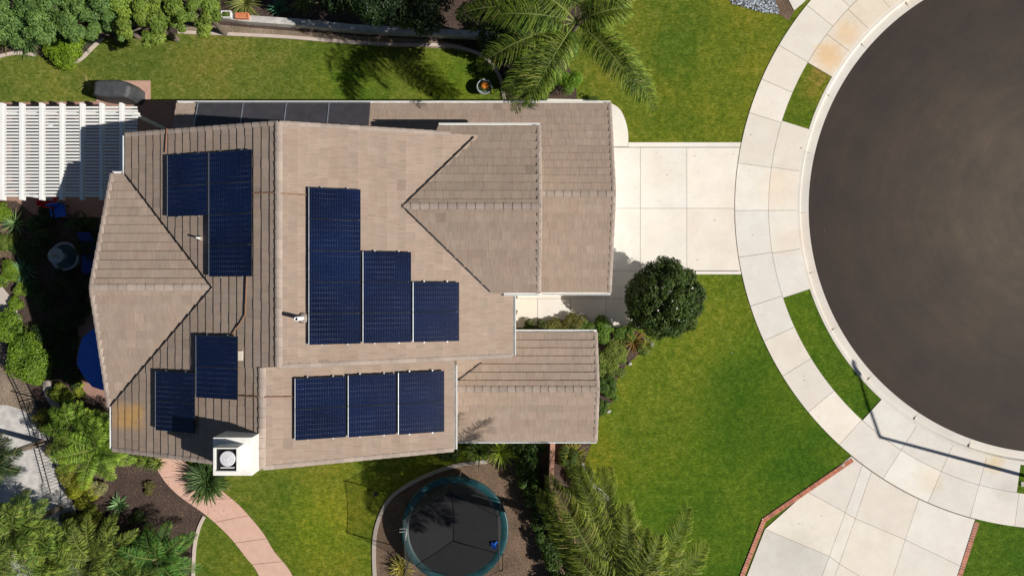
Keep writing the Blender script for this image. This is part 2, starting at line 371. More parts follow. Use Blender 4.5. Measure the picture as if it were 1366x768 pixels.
def strip(mb, pts, w, z0, z1, tint=(1, 1, 1)):
    """edging strip of width w along world polyline"""
    pts = [Vector((p[0], p[1], 0)) for p in pts]; lft, rgt = [], []
    for i, p in enumerate(pts):
        d = (pts[min(i + 1, len(pts) - 1)] - pts[max(0, i - 1)]).normalized(); n = Vector((-d.y, d.x, 0))
        lft.append(p + n * w / 2); rgt.append(p - n * w / 2)
    vs = []
    for a, b in zip(lft, rgt): vs += [(a.x, a.y, z0), (a.x, a.y, z1), (b.x, b.y, z1), (b.x, b.y, z0)]
    fs = []
    for i in range(len(pts) - 1):
        k = 4 * i
        fs += [(k, k + 4, k + 5, k + 1), (k + 1, k + 5, k + 6, k + 2), (k + 2, k + 6, k + 7, k + 3)]
    fs += [(0, 1, 2, 3), (len(vs) - 1, len(vs) - 2, len(vs) - 3, len(vs) - 4)]
    mb.add(vs, fs, tint)

# ------------------------------------------------------------------ ground
CC = P(1408, 277); K = H / F
def ring_pt(rpx, a): return (CC.x + rpx * K * math.cos(a), CC.y + rpx * K * math.sin(a))
def ang(px, py): p = P(px, py); return math.atan2(p.y - CC.y, p.x - CC.x) % (2 * math.pi)
NR = 160
mb = MB(); vs = []; fs = []
radii = [345, 430, 700, 1400, 4000, 16000, 60000]
for r in radii:
    for k in range(NR):
        x, y = ring_pt(r, 2 * math.pi * k / NR); vs.append((x, y, 0))
for i in range(len(radii) - 1):
    for k in range(NR): q = (k + 1) % NR; fs.append((i * NR + k, (i + 1) * NR + k, (i + 1) * NR + q, i * NR + q))
mb.add(vs, fs); g = mb.build('lawn_ground', M['grass']); g['kind'] = 'structure'
mb = MB(); n = NR
mb.add([ring_pt(329, 2 * math.pi * k / n) + (-.115,) for k in range(n)], [tuple(range(n))])
mb.build('road', M['asphalt'])['kind'] = 'structure'
# gutter and kerb as one ring of cast segments
def ccol(v=1.0): 
    q = random.uniform(-.025, .03); w_ = random.uniform(-.012, .02); return ((.625 + q + w_) * v, (.590 + q) * v, (.535 + q * .8 - w_) * v)
mb = MB(); seg = 26
def ringsolid(mb, prof, a0, a1, steps, tint):
    vs = []; m = len(prof)
    for i in range(steps + 1):
        a = a0 + (a1 - a0) * i / steps
        for r, z in prof: vs.append(ring_pt(r, a) + (z,))
    fs = [(i * m + j, i * m + j + 1, (i + 1) * m + j + 1, (i + 1) * m + j) for i in range(steps) for j in range(m - 1)]
    fs += [tuple(range(m)), tuple(reversed(range(steps * m, steps * m + m)))]
    mb.add(vs, fs, tint)
for k in range(seg):
    a0 = 2 * math.pi * (k + .015) / seg + .02; a1 = 2 * math.pi * (k + .985) / seg + .02
    a0 = 2 * math.pi * k / seg + .02 + .0002; a1 = 2 * math.pi * (k + 1) / seg + .02 - .0002
    ringsolid(mb, [(328, -.16), (328, -.108), (338.5, -.125), (340.2, -.02), (341.2, .012), (345.3, .016), (345.3, -.1)], a0, a1, 8, ccol(.90))
mb.build('kerb', M['concrete'])['kind'] = 'structure'
mb = MB(); ringsolid(mb, [(329, -.15), (346, -.15)], 0, 2 * math.pi, NR, (.2, .18, .16)); mb.build('kerb_footing', M['joint'])['kind'] = 'structure'

mb = MB(); base = MB()
gap = .008
def ring_slab(r0, r1, a0, a1, tint, steps=8):
    ga = gap / (r0 * K); g = gap / K
    ringsolid(mb, [(r0 + g, 0), (r0 + g, .032), (r1 - g, .032), (r1 - g, 0)], a0 + ga, a1 - ga, steps, tint)
outer_j = [ang(*q) for q in [(1200, -98), (1146, -58), (1100, -22), (1072.8, 5), (1039, 61), (1018, 107), (1000, 151), (986, 218), (980.6, 281), (987, 343), (1000, 408.6), (1019.7, 454), (1044, 501), (1078, 549), (1118.6, 593), (1178.5, 636), (1237, 670), (1294, 687), (1353, 700), (1412, 706), (1475, 700), (1530, 690)]]
for a0, a1 in zip(outer_j[:-1], outer_j[1:]):
    ring_slab(383, 428, a0, a1, ccol(random.uniform(.93, 1.04)))
in_j = [ang(1200, -98), ang(1112, 12 - 30), ang(1147, 12), ang(1110, 45), ang(1092, 94)]
in_j = sorted([ang(1210, -60), ang(1165, -15), ang(1133, 15), ang(1105, 48), ang(1094, 94)])
stain = (.56, .46, .36)
for i, (a0, a1) in enumerate(zip(in_j[:-1], in_j[1:])):
    ring_slab(345, 383, a0, a1, (.62, .55, .45))
in2 = [ang(1061, 167), ang(1027, 223), ang(1020, 281), ang(1029, 338), ang(1063, 391)]
for a0, a1 in zip(in2[:-1], in2[1:]): ring_slab(345, 383, a0, a1, ccol(1.0))
in3 = [ang(1162, 547), outer_j[15], outer_j[16], outer_j[17], ang(1358, 640)]
for a0, a1 in zip(in3[:-1], in3[1:]): ring_slab(345, 383, a0, a1, ccol(.98))
o = mb.build('pavement', M['concrete']); o['kind'] = 'structure'
b2 = MB()
ringsolid(b2, [(384, .008), (427, .008)], outer_j[0], outer_j[-1], 120, (1, 1, 1))
for a in (in_j, in2, in3): ringsolid(b2, [(345.5, .008), (384, .008)], min(a), max(a), 30, (1, 1, 1))
b2.build('pavement_joints', M['joint'])['kind'] = 'structure'

def slab(mb, pts, tint, z=.032, g=.008, px=True):
    poly = G(pts) if px else pts
    n = len(poly); ar = sum(poly[i][0] * poly[(i + 1) % n][1] - poly[(i + 1) % n][0] * poly[i][1] for i in range(n))
    if ar < 0: poly = poly[::-1]
    out = []
    for i in range(n):
        p0, p1, p2 = [Vector(poly[(i + k) % n]) for k in (-1, 0, 1)]
        d0 = (p1 - p0).normalized(); d1 = (p2 - p1).normalized(); n0 = Vector((-d0.y, d0.x)); n1 = Vector((-d1.y, d1.x))
        m = (n0 + n1); m = m / max(.3, m.length_squared) * 2 if m.length > 1e-3 else n0
        out.append(tuple(p1 + m * g))
    fill_mesh(mb, out, z, z - .002, tint)
# main driveway (arc edge on the right side)
def arcx(y, r=428.6): return 1408 - math.sqrt(r * r - (y - 277) ** 2)
mb = MB()
xs = [800, 854, 916]
for (y0, y1) in ((197, 278), (278, 361)):
    for a, b in zip(xs[:-1], xs[1:]): slab(mb, [(a, y0), (b, y0), (b, y1), (a, y1)], ccol(1.04))
    ys = [y0 + (y1 - y0) * i / 5 for i in range(6)]
    slab(mb, [(916, y1), (916, y0)] + [(arcx(y), y) for y in ys], ccol(1.04))
slab(mb, [(690, 361), (854, 361), (854, 398), (690, 398)], ccol(1.0)); slab(mb, [(916, 361), (985, 361), (985, 362), (916, 362)], ccol(1))
slab(mb, [(854, 361), (905, 361), (895, 398), (854, 398)], ccol(1.0))
for a, b in ((640, 717), (717, 761), (761, 808), (808, 860)): slab(mb, [(a, 398), (b, 398), (b, 437), (a, 437)], ccol(1.02))
# border strip, curved corner by the garage
slab(mb, [(838, 190), (arcx(190), 190), (arcx(196.5), 196.5), (838, 196.5)], (.66, .63, .58))
slab(mb, [(906, 361), (arcx(361), 361), (arcx(366), 366), (900, 366)], (.66, .63, .58))
crn = catmull([(812, 136), (826, 145), (834, 160), (838, 178), (838, 196)], 6)
slab(mb, [(790, 196), (790, 136)] + crn, (.63, .60, .54))
slab(mb, [(690, 133), (735, 132), (790, 133), (812, 136), (790, 150), (690, 150)], (.60, .57, .50))
mb.build('driveway', M['concrete'])['kind'] = 'structure'
sheet('driveway_joints', G([(640, 395), (795, 395), (795, 195), (986, 195), (980, 280), (987, 362), (905, 364), (895, 398), (862, 437), (640, 437)]), .008, M['joint'])
# neighbouring driveway, lower right
mb = MB()
def arcpts(x0, x1, n=6, r=429):
    return [(x, 277 + math.sqrt(r * r - (x - 1408) ** 2)) for x in [x0 + (x1 - x0) * i / n for i in range(n + 1)]]
A = arcpts(1135, 1150); B = arcpts(1150, 1162); Cc = arcpts(1162, 1225); D = arcpts(1225, 1300)
def ln(p, q, t): return (p[0] + (q[0] - p[0]) * t, p[1] + (q[1] - p[1]) * t)
l1 = ((1150, 621), (1096, 768)); l2 = ((1162, 631), (1113, 768)); l3 = ((1225, 664), (1191, 768)); l4 = ((1300, 692), (1276, 768))
ext = 1.8
def on(l, y): t = (y - l[0][1]) / (l[1][1] - l[0][1]); return (l[0][0] + (l[1][0] - l[0][0]) * t, y)
slab(mb, A + [on(l1, 683), (1076, 655)], ccol(.98))
slab(mb, [(1076, 655), on(l1, 683), on(l1, 741), (1020, 705)], ccol(.96))
slab(mb, [(1020, 705), on(l1, 741), on(l1, 860), (960, 860)], ccol(.86))
slab(mb, B + [on(l2, 691), on(l1, 683)], ccol(1.0)); slab(mb, [on(l1, 683), on(l2, 691), on(l2, 751), on(l1, 741)], ccol(1.0)); slab(mb, [on(l1, 741), on(l2, 751), on(l2, 860), on(l1, 860)], ccol(.97))
slab(mb, Cc + [on(l3, 719), on(l2, 691)], ccol(.97)); slab(mb, [on(l2, 691), on(l3, 719), on(l3, 790), on(l2, 751)], ccol(.95)); slab(mb, [on(l2, 751), on(l3, 790), on(l3, 880), on(l2, 860)], ccol(.95))
slab(mb, D + [on(l4, 754), on(l3, 719)], ccol(.99)); slab(mb, [on(l3, 719), on(l4, 754), on(l4, 860), on(l3, 860)], ccol(.97))
mb.build('neighbour_driveway', M['concrete'])['kind'] = 'structure'
sheet('neighbour_driveway_joints', G([(1135, 608), (1160, 624), (1225, 658), (1302, 688), (1246, 859), (962, 859), (1021, 704)]), .008, M['joint'])
mb = MB(); slab(mb, [(1000, -120), (1045, -12), (1059, 15), (1072, 4), (1100, -26), (1160, -80)], ccol(1.02)); mb.build('neighbour_path', M['concrete'])['kind'] = 'structure'

def brick_border(pts, label):
    t = thing('brick_border', label, 'brick edging', (*G(pts[:1])[0], 0)); mb = MB(); mo = MB(); W = G(pts)
    for a, b in zip(W[:-1], W[1:]):
        a = Vector(a); b = Vector(b); d = (b - a); Ln = d.length; d.normalize(); rz = math.atan2(d.y, d.x); n = int(Ln / .115)
        for i in range(n):
            c = a + d * (Ln * (i + .5) / n); q = random.uniform(.75, 1.25)
            mb.box((c.x, c.y, .004), .098, .19, .042 + random.uniform(-.003, .003), rz, (.46 * q, .16 * q, .09 * q))
    strip(mo, W, .2, .001, .03, (.4, .34, .3)); mb.build('bricks', M['brick'], t); mo.build('mortar', M['concrete_old'], t)
brick_border([(1137, 612.5), (1019, 693), (988, 772), (955, 862)], 'red brick edging with a bend along the left side of the neighbouring driveway')
brick_border([(1303, 696), (1279, 770), (1250, 862)], 'straight red brick edging along the right side of the neighbouring driveway')

# beds and paths
sheet('planting_bed_soil', G([(-160, -200), (-160, 120), (-60, 90)] + catmull([(0, 78), (25, 71), (48, 73), (70, 84), (90, 86), (108, 80), (125, 64), (139, 51), (175, 49)], 5) + [(240, 45), (320, 48), (460, 57)] + catmull([(530, 61), (600, 63), (645, 78), (666, 104), (674, 137)], 5) + [(770, 137), (768, 110), (745, 60), (790, 20), (850, -200)]), .006, M['mulch'])
sheet('gravel_bed', G([(238, 37), (300, 34), (330, 37), (470, 48), (560, 52), (620, 60), (600, 66), (530, 61), (460, 56), (320, 47), (240, 44)]), .012, M['gravel_strip'])
sheet('house_bed_soil', G([(-160, 262), (240, 262), (240, 600), (216, 604), (211, 629), (234, 656.5), (275, 686.5), (262, 705), (256, 768), (250, 900), (-160, 900)]), .006, M['mulch'])
sheet('dry_soil', G([(-160, 440), (5, 452), (30, 500), (60, 560), (20, 560), (-160, 545)]), .012, M['gravel_strip'])
sheet('mulch_patch', G([(-160, 272), (8, 280), (16, 330), (14, 375), (-160, 372)]), .012, M['dirt'])
sheet('side_path', G([(-160, 535)] + catmull([(10, 540), (40, 552), (64, 580), (82, 630), (104, 690), (118, 768), (128, 900)], 5) + [(30, 900), (10, 700), (-10, 640), (-160, 620)]), .016, M['concrete_old'])
mb = MB(); slab(mb, [(-60, 372), (0, 378), (14, 395), (30, 428), (14, 432), (0, 412), (-60, 400)], (.52, .46, .40)); slab(mb, [(50, 497), (66, 505), (74, 525), (84, 548), (76, 552), (62, 532)], (.52, .46, .40))
mb.build('garden_path', M['pink'])['kind'] = 'structure'
sheet('trampoline_bed_soil', G(catmull([(650, 612), (600, 622), (556, 642), (520, 668), (503, 700), (499, 735), (502, 800)], 5) + [(505, 900), (800, 900), (793, 768), (745, 690), (731, 640), (733, 580), (650, 580)]), .006, M['dirt'])
sheet('palm_bed_soil', G([(733, 575), (795, 575), (779, 618), (786, 640), (803, 656), (830, 690), (860, 730), (890, 780), (900, 900), (800, 900), (790, 760), (745, 690), (731, 640)]), .006, M['mulch'])
sheet('front_bed_soil', G([(680, 436), (840, 436), (872, 456), (858, 468), (836, 486), (823, 505), (820, 530), (806, 550), (796, 560), (780, 560), (780, 440)]), .012, M['mulch'])
sheet('patio', G([(-160, 139), (240, 134), (240, 290), (50, 290), (22, 268), (-160, 268)]), .02, M['patio'], .02)
sheet('bbq_pad', G([(129, 108), (201, 108), (201, 133.5), (129, 136)]), .026, plain('pink_pad', (.50, .31, .24), .85, var=.08), .02)
sheet('umbrella_patio', G(catmull([(118, 395), (105, 440), (103, 490), (112, 520), (140, 540), (190, 560)], 5) + [(220, 560), (220, 395)]), .02, M['patio'], .02)
# pink curved path
Lp = catmull([(215, 600), (211, 629), (234, 656.5), (275, 686.5), (305, 714), (328, 742.5), (346, 768), (385, 850)], 5)
Rp = catmull([(240, 600), (226.5, 617.5), (299.5, 656.5), (323, 677), (350, 708.6), (366, 734.7), (391, 768), (430, 850)], 5)
Lp = catmull([(205, 598), (211, 627), (234, 656.5), (275, 686.5), (305, 714), (328, 742.5), (346, 768), (380, 850)], 6)
Rp = catmull([(235, 590), (250, 618), (299.5, 656.5), (323, 677), (350, 708.6), (366, 734.7), (391, 768), (425, 850)], 6)
mb = MB(); cuts = [0, 8, 14, 20, 26, 33, 37, len(Lp) - 1]
for a, b in zip(cuts[:-1], cuts[1:]):
    slab(mb, Lp[a:b + 1] + Rp[a:b + 1][::-1], (.66 + random.uniform(-.02, .02), .42, .33), z=.034, g=.008)
mb.build('pink_path', M['pink'])['kind'] = 'structure'
sheet('pink_path_joints', G(Lp + Rp[::-1]), .010, plain('pink_joint', (.2, .13, .1), .9))
# fine raised edgings
def edging(pts, label, w=.14, z=.07, tint=(.58, .48, .42), smooth=True, name='bed_edging'):
    W = G(catmull(pts, 6) if smooth else pts); mb = MB(); strip(mb, W, w, 0, z, tint)
    o = mb.build(name, M['pink'], origin=(*W[0], 0)); return tag(o, label, 'bed edging')
edging([(-60, 96), (0, 76), (25, 71.5), (48, 74)], 'pale kerb edging curving round the left end of the hedge bed')
edging([(84, 86), (98, 84), (110, 78), (124, 64), (138, 51)], 'short pale kerb edging running diagonally beside the bright green shrub')
edging([(238, 43.5), (300, 46), (380, 50), (460, 56.5), (530, 60.5), (600, 62), (645, 76), (666, 102), (673, 134)], 'long pink kerb edging between the back lawn and the gravel strip')
edging([(273, 688), (265, 706), (259.5, 735), (257.5, 800)], 'narrow pale kerb edging between the mulch bed and the lower lawn', .13)
edging([(650, 615), (605, 621), (556, 640), (521, 664), (504, 697), (499, 735), (502, 800)], 'curved concrete kerb edging round the trampoline', .16, .06, (.42, .36, .32))
edging([(777, 617), (786, 640), (803, 656), (812, 665)], 'short white kerb edging beside the palm bed and front lawn', .15, .08, (.62, .58, .52))
# low garden wall along the back bed
W = G([(296, 24), (330, 29), (400, 34), (470, 41), (560, 46), (650, 50), (700, 55)]); mb = MB(); strip(mb, W, .28, 0, .38, (.6, .58, .55))
tag(mb.build('garden_wall', M['concrete_old'], origin=(*W[0], 0)), 'low grey concrete garden wall behind the gravel strip', 'wall')
# pebble bed (top right) with individual pebbles as stuff
poly = [(968, -4), (978, 6), (1000, 12), (1022, 18), (1040, 19), (1034, 4), (1030, -20), (960, -20)]
sheet('pebble_bed_soil', G([(960, -40), (970, -2), (985, 8), (1010, 15), (1040, 20), (1052, 28), (1060, 14), (1046, -10), (1030, -40)]), .006, M['dirt'])
def inside(p, poly):
    c = False; n = len(poly)
    for i in range(n):
        a, b = poly[i], poly[(i + 1) % n]
        if (a[1] > p[1]) != (b[1] > p[1]) and p[0] < (b[0] - a[0]) * (p[1] - a[1]) / (b[1] - a[1]) + a[0]: c = not c
    return c
def stone_shape(mb, c, r, tint, flat=.6):
    vs = []; n = 6; rz = random.uniform(0, 6)
    for z, q in ((0, .8), (.5, 1.0), (.95, .6)):
        for k in range(n):
            a = rz + 2 * math.pi * k / n; rr = r * q * random.uniform(.8, 1.15); vs.append((c[0] + rr * math.cos(a), c[1] + rr * math.sin(a) * .8, c[2] + z * r * flat * 1.4))
    fs = [(i * n + k, i * n + (k + 1) % n, (i + 1) * n + (k + 1) % n, (i + 1) * n + k) for i in range(2) for k in range(n)] + [tuple(range(2 * n, 3 * n))]
    mb.add(vs, fs, tint)
mb = MB()
for _ in range(1700):
    q = (random.uniform(958, 1042), random.uniform(-20, 20))
    if inside(q, poly):
        s = random.choice([.10, .2, .3, .45, .6]); p = P(*q); stone_shape(mb, (p.x, p.y, .01), random.uniform(.03, .06), (s * .85, s * .95, s * 1.05))
tag(mb.build('pebbles', M['brick']), 'grey and white pebbles filling the bed above the side lawn', 'pebbles', kind='stuff')

# ------------------------------------------------------------------ house
house = thing('two_storey_house', 'two storey house with brown concrete tile roofs, white chimney and attached garage', 'house', P(400, 400, 0))
TP = .333
zr = 8.0; XR = P(372, 0, zr).x
def mainL(X): return zr - TP * (XR - X)
def mainR(X): return zr - TP * (X - XR)
def hit(px, py, n, d):
    """point of the pixel's ground-plan ray on plane n.p=d"""
    o = Vector((0, 0, H)); q = P(px, py, 0) - o; t = (d - n.dot(o)) / n.dot(q); return o + q * t
class Plane:
    def __init__(s, p0, n): s.n = n.normalized(); s.d = s.n.dot(p0)
    def at(s, px, py): return hit(px, py, s.n, s.d)
    def z(s, x, y): return (s.d - s.n.x * x - s.n.y * y) / s.n.z
p0 = Vector((XR, 0, zr))
PL = Plane(p0, Vector((-TP, 0, 1))); PR = Plane(p0, Vector((TP, 0, 1)))
base_t = [(.362, .282, .222), (.370, .282, .224), (.350, .274, .220), (.372, .288, .230), (.360, .272, .218)]
def roof_slope(poly, down, parent, name='roof_slope', dark=1.0, E=.32, TW=.33, glowbox=None, board=True, seed=0, lift=0.0, hue=(1, 1, 1)):
    rd = random.Random(seed + 11)
    poly = [Vector(p) for p in poly]; c = sum(poly, Vector()) / len(poly)
    n = Vector()
    for i in range(len(poly)): n += poly[i].cross(poly[(i + 1) % len(poly)])
    n.normalize()
    if n.z < 0: n = -n; poly.reverse()
    dwn = Vector((*down, 0)); u = (dwn - n * dwn.dot(n)).normalized(); w = n.cross(u)
    ss = [(p - c).dot(u) for p in poly]; ts = [(p - c).dot(w) for p in poly]
    s1 = max(ss) + .0; s0 = min(ss); t0, t1 = min(ts), max(ts)
    bm = bmesh.new(); lay = bm.faces.layers.float_color.new('tint')
    row = 0; s = s1
    while s > s0:
        t = t0 - rd.uniform(0, TW); shift = rd.uniform(-.01, .01)
        rowq = rd.uniform(.955, 1.045)
        while t < t1:
            a0, a1 = s - E - .02, s + shift * .4; b0, b1 = t + .0015, t + TW - .0015
            hj = rd.uniform(-.004, .006)
            pts = [(a0, b0, .004), (a0, b1, .004), (a1 + rd.uniform(-.006, .006), b1, .042 + hj), (a1 + rd.uniform(-.006, .006), b0, .042 + hj)]
            th_ = .022 if down[1] else 0.0
            pts[2] = (pts[2][0], pts[2][1], pts[2][2] + th_); pts[3] = (pts[3][0], pts[3][1], pts[3][2] + th_)
            V = [bm.verts.new(c + u * q[0] + w * q[1] + n * (q[2] + lift)) for q in pts]
            Bt = [bm.verts.new(c + u * q[0] + w * q[1] + n * (lift - .004)) for q in pts]
            col = rd.choice(base_t); q = dark * rowq * rd.uniform(.955, 1.04)
            if rd.random() < .015: q *= rd.choice([.82, 1.1])
            cc = [col[0] * q * hue[0], col[1] * q * hue[1], col[2] * q * hue[2], float(abs(down[1]))]
            ctr = (V[0].co + V[2].co) / 2
            fl = [(V[0], V[3], V[2], V[1]), (V[3], Bt[3], Bt[2], V[2]), (V[0], Bt[0], Bt[3], V[3]), (V[2], Bt[2], Bt[1], V[1])]
            for k, f in enumerate(fl):
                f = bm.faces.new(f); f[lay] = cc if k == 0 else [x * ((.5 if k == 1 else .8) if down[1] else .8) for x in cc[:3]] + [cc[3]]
            t += TW
        s -= E; row += 1
    m = len(poly)
    for i in range(m):
        a, b = poly[i], poly[(i + 1) % m]; e = (b - a)
        if e.length < .01: continue
        out = e.cross(n).normalized()
        geo = bm.verts[:] + bm.edges[:] + bm.faces[:]
        bmesh.ops.bisect_plane(bm, geom=geo, plane_co=a + out * .001, plane_no=out, clear_outer=True)
    bm.normal_update()
    for f in bm.faces:
        pass
    me = bpy.data.meshes.new(name); off = Vector(house.location)
    for v in bm.verts: v.co -= off
    bm.to_mesh(me); bm.free(); me.materials.append(M['tile']); o = bpy.data.objects.new(name, me); C.objects.link(o); o.parent = parent
    mb = MB(); k = len(poly); mb.add([p - n * .006 for p in poly] + [p - n * .03 for p in poly], [tuple(range(k)), tuple(reversed(range(k, 2 * k)))] + [(i, (i + 1) % k, k + (i + 1) % k, k + i) for i in range(k)])
    mb.build('underlay', M['under'], o)
    if board:
        mb = MB(); mb.add([p - n * .035 for p in poly] + [p - n * .20 for p in poly], [tuple(range(k)), tuple(reversed(range(k, 2 * k)))] + [(i, k + i, k + (i + 1) % k, (i + 1) % k) for i in range(k)])
        mb.build('eave_board', M['white'], o)
    return o
def caps(p0, p1, name='ridge_cap', r=.14, parent=None, lift=.02, step=.32, tint=(.40, .325, .275), dark=1.0, flat=.5, orange=False, seg=5):
    p0, p1 = Vector(p0), Vector(p1); d = (p1 - p0); Ln = d.length; d.normalize(); x = d.cross(Vector((0, 0, 1))).normalized(); y = x.cross(d)
    if y.z < 0: y = -y
    n = max(1, round(Ln / step)); mb = MB()
    for i in range(n):
        a = p0 + d * (Ln * i / n - .02); b = p0 + d * (Ln * (i + 1) / n - .003)
        q = random.uniform(.85, 1.1) * dark; tn = tuple(c * q for c in tint); vs = []
        h0 = .012 + random.uniform(-.003, .003)
        for e, rr, hh in ((a, r * 1.0, h0), (b, r * .88, 0)):
            for k in range(seg + 1):
                th = math.pi * k / seg; vs.append(e + x * (rr * math.cos(th)) + y * (rr * flat * math.sin(th) + hh + lift - .03))
        m = seg + 1
        fs = [(k, k + 1, m + k + 1, m + k) for k in range(seg)] + [tuple(range(m)), tuple(reversed(range(m, 2 * m)))]
        mb.add(vs, fs, tn)
    return mb.build(name, M['cap'], parent or house)
def gutter(p0, p1, out2, name='gutter', w=.11):
    mb = MB(); p0, p1 = Vector(p0), Vector(p1); o = Vector((*out2, 0)) * (w / 2 + .005)
    dz = Vector((0, 0, -.03)); a, b = p0 + o + dz, p1 + o + dz
    # open trough: back, bottom, front lip
    d = (b - a).normalized(); q = Vector((*out2, 0)).normalized()
    prof = [(-w / 2, .03), (-w / 2, -.08), (w / 2, -.08), (w / 2, .03), (w / 2 - .03, .03), (w / 2 - .03, -.06), (-w / 2 + .012, -.06), (-w / 2 + .012, .03)]
    vs = [e + q * x + Vector((0, 0, z)) for e in (a, b) for x, z in prof]; m = len(prof)
    mb.add(vs, [(k, (k + 1) % m, m + (k + 1) % m, m + k) for k in range(m)] + [tuple(range(m)), tuple(reversed(range(m, 2 * m)))])
    return mb.build(name, M['white'], house)

# main roof, left slope (upper part + wider lower part), right slope upper, right slope lower
rt = PL.at(372, 163); 
zj = 488
l_tl = PL.at(168, 178.5); l_jl = PL.at(166, 500); l_jr = PL.at(372, 489)
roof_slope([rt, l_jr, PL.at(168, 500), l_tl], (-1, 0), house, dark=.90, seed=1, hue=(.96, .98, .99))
l_a = PL.at(150, 470); l_b = PL.at(350, 489.8 - .9); 
a_ = PL.at(168, 500)
ybot = PL.at(350, 489).y
q1 = Vector((PL.at(150, 500).x, a_.y, 0)); q1.z = PL.z(q1.x, q1.y)
q0 = Vector((PL.at(350, 490).x, l_jr.y, 0)); q0.z = PL.z(q0.x, q0.y)
LB1 = PL.at(151, 600); LB2 = PL.at(349, 624.5)
e0 = Vector((q1.x, PL.at(150, 535).y + .1, 0)); e0.z = PL.z(e0.x, e0.y)
roof_slope([q0, LB2, LB1, e0, Vector((a_.x, a_.y, a_.z)), ] if False else [q0, LB2, LB1, q1], (-1, 0), house, dark=.89, seed=2, glowbox=(PL.at(150, 0).x - .1, PL.at(203, 0).x, PL.at(0, 566).y - .02, PL.at(0, 544).y + .05), hue=(.97, .98, .97))
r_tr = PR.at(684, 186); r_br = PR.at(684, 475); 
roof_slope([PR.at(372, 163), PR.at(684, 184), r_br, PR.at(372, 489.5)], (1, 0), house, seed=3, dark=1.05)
z2 = PL.z(q0.x, 0); PR2 = Plane(Vector((q0.x, 0, z2)), Vector((TP, 0, 1)))
R2a = PR2.at(350, 486); R2b = PR2.at(606, 476); R2c = PR2.at(606, 600); R2d = PR2.at(350, 625)
R2c.y = R2c.y
roof_slope([R2a, R2b, R2c, R2d], (1, 0), house, seed=4, dark=1.03)
# ridges and rakes
caps(PR.at(371.5, 164), PR.at(371.5, 489.5), r=.13)
caps(PR2.at(349.5, 491), PR2.at(349.5, 624.5), r=.13)
def rake(plane, a, b, dark=1.0, r=.095):
    p, q = plane.at(*a), plane.at(*b); return caps(q, p, 'rake_tile', r, lift=.035, flat=.55, dark=dark, seg=4)
rake(PL, (371, 164.5), (169, 180), .92); rake(PL, (349, 623.5), (152, 599), .92)
rake(PR, (373, 164.5), (600, 178.5)); rake(PR, (373, 488.5), (682, 474)); rake(PR2, (351, 623.5), (604, 599))
gutter(PL.at(168, 181), PL.at(168, 240), (-1, 0)); gutter(PL.at(150.5, 542), PL.at(150.5, 598), (-1, 0))
gutter(PR.at(684, 391), PR.at(684, 474), (1, 0)); gutter(PR2.at(605.5, 487), PR2.at(605.5, 599), (1, 0))

# left cross gable (over the left slope)
A0 = PL.at(283, 383); Bt = PL.at(168, 233); Bb = PL.at(148, 541)
def gable_planes(A, B):   # plane through the X-running ridge at A and point B
    k = (A.z - B.z) / abs(A.y - B.y); sy = 1 if B.y > A.y else -1
    return Plane(A, Vector((0, sy * k, 1)))
GT = gable_planes(A0, Bt); GB = gable_planes(A0, Bb)
rA = GT.at(122, 383); rA.y = A0.y; rA.z = A0.z; rA.x = P(122, 383, A0.z).x
e1 = GT.at(150, 233); e2 = GB.at(146, 541)
roof_slope([A0, rA, e1, Bt], (0, 1), house, seed=5, dark=.98)
roof_slope([A0, rA, e2, Bb], (0, -1), house, seed=6, dark=1.0)
caps(rA, A0, r=.13, dark=.98); caps(e1, rA, 'rake_tile', .10, lift=.035, flat=.55, seg=4); caps(e2, rA, 'rake_tile', .10, lift=.035, flat=.55, seg=4)
gutter(e1, Bt + Vector((.1, 0, 0)), (0, 1))
def valley(a, b):
    mb = MB(); a, b = Vector(a), Vector(b); mb.bar(a + Vector((0, 0, .058)), b + Vector((0, 0, .058)), .05, .03); return mb.build('valley_flashing', M['darkmetal'], house)
valley(A0, Bt); valley(A0, Bb)

# right cross gable over the right slope
A1 = PR.at(537, 275)
GZ = Plane(A1, Vector((0, TP, 1))); GY = Plane(A1, Vector((0, -TP, 1)))
rB = P(722, 275, A1.z); rB.y = A1.y
g1 = GZ.at(722, 168.5); g1.x = rB.x; g0 = GZ.at(585, 170.5); g2 = GY.at(722, 390); g2.x = rB.x; g3 = GY.at(650, 390)
g0.y = g1.y; g0.z = g1.z; g3.y = g2.y; g3.z = g2.z
g1.x = rB.x; g2.x = rB.x
roof_slope([A1, rB, g1, g0], (0, 1), house, seed=7, dark=.90, hue=(.98, 1, .98)); roof_slope([A1, rB, g2, g3], (0, -1), house, seed=8, dark=.93)
caps(A1, rB, dark=.85, r=.13); 
def rake2(a, b): return caps(a, b, 'rake_tile', .10, lift=.035, flat=.55, seg=4)
off = Vector((-.06, 0, 0)); rake2(g1 + off, rB + off); rake2(g2 + off, rB + off)
gutter(g0, g1, (0, 1)); gutter(Vector((P(672, 0, 5.8).x, g3.y, g3.z)), g2, (0, -1))
vt = PR.at(634, 181); valley(A1, PR.at(632, 183)); valley(A1, PR.at(654, 389))
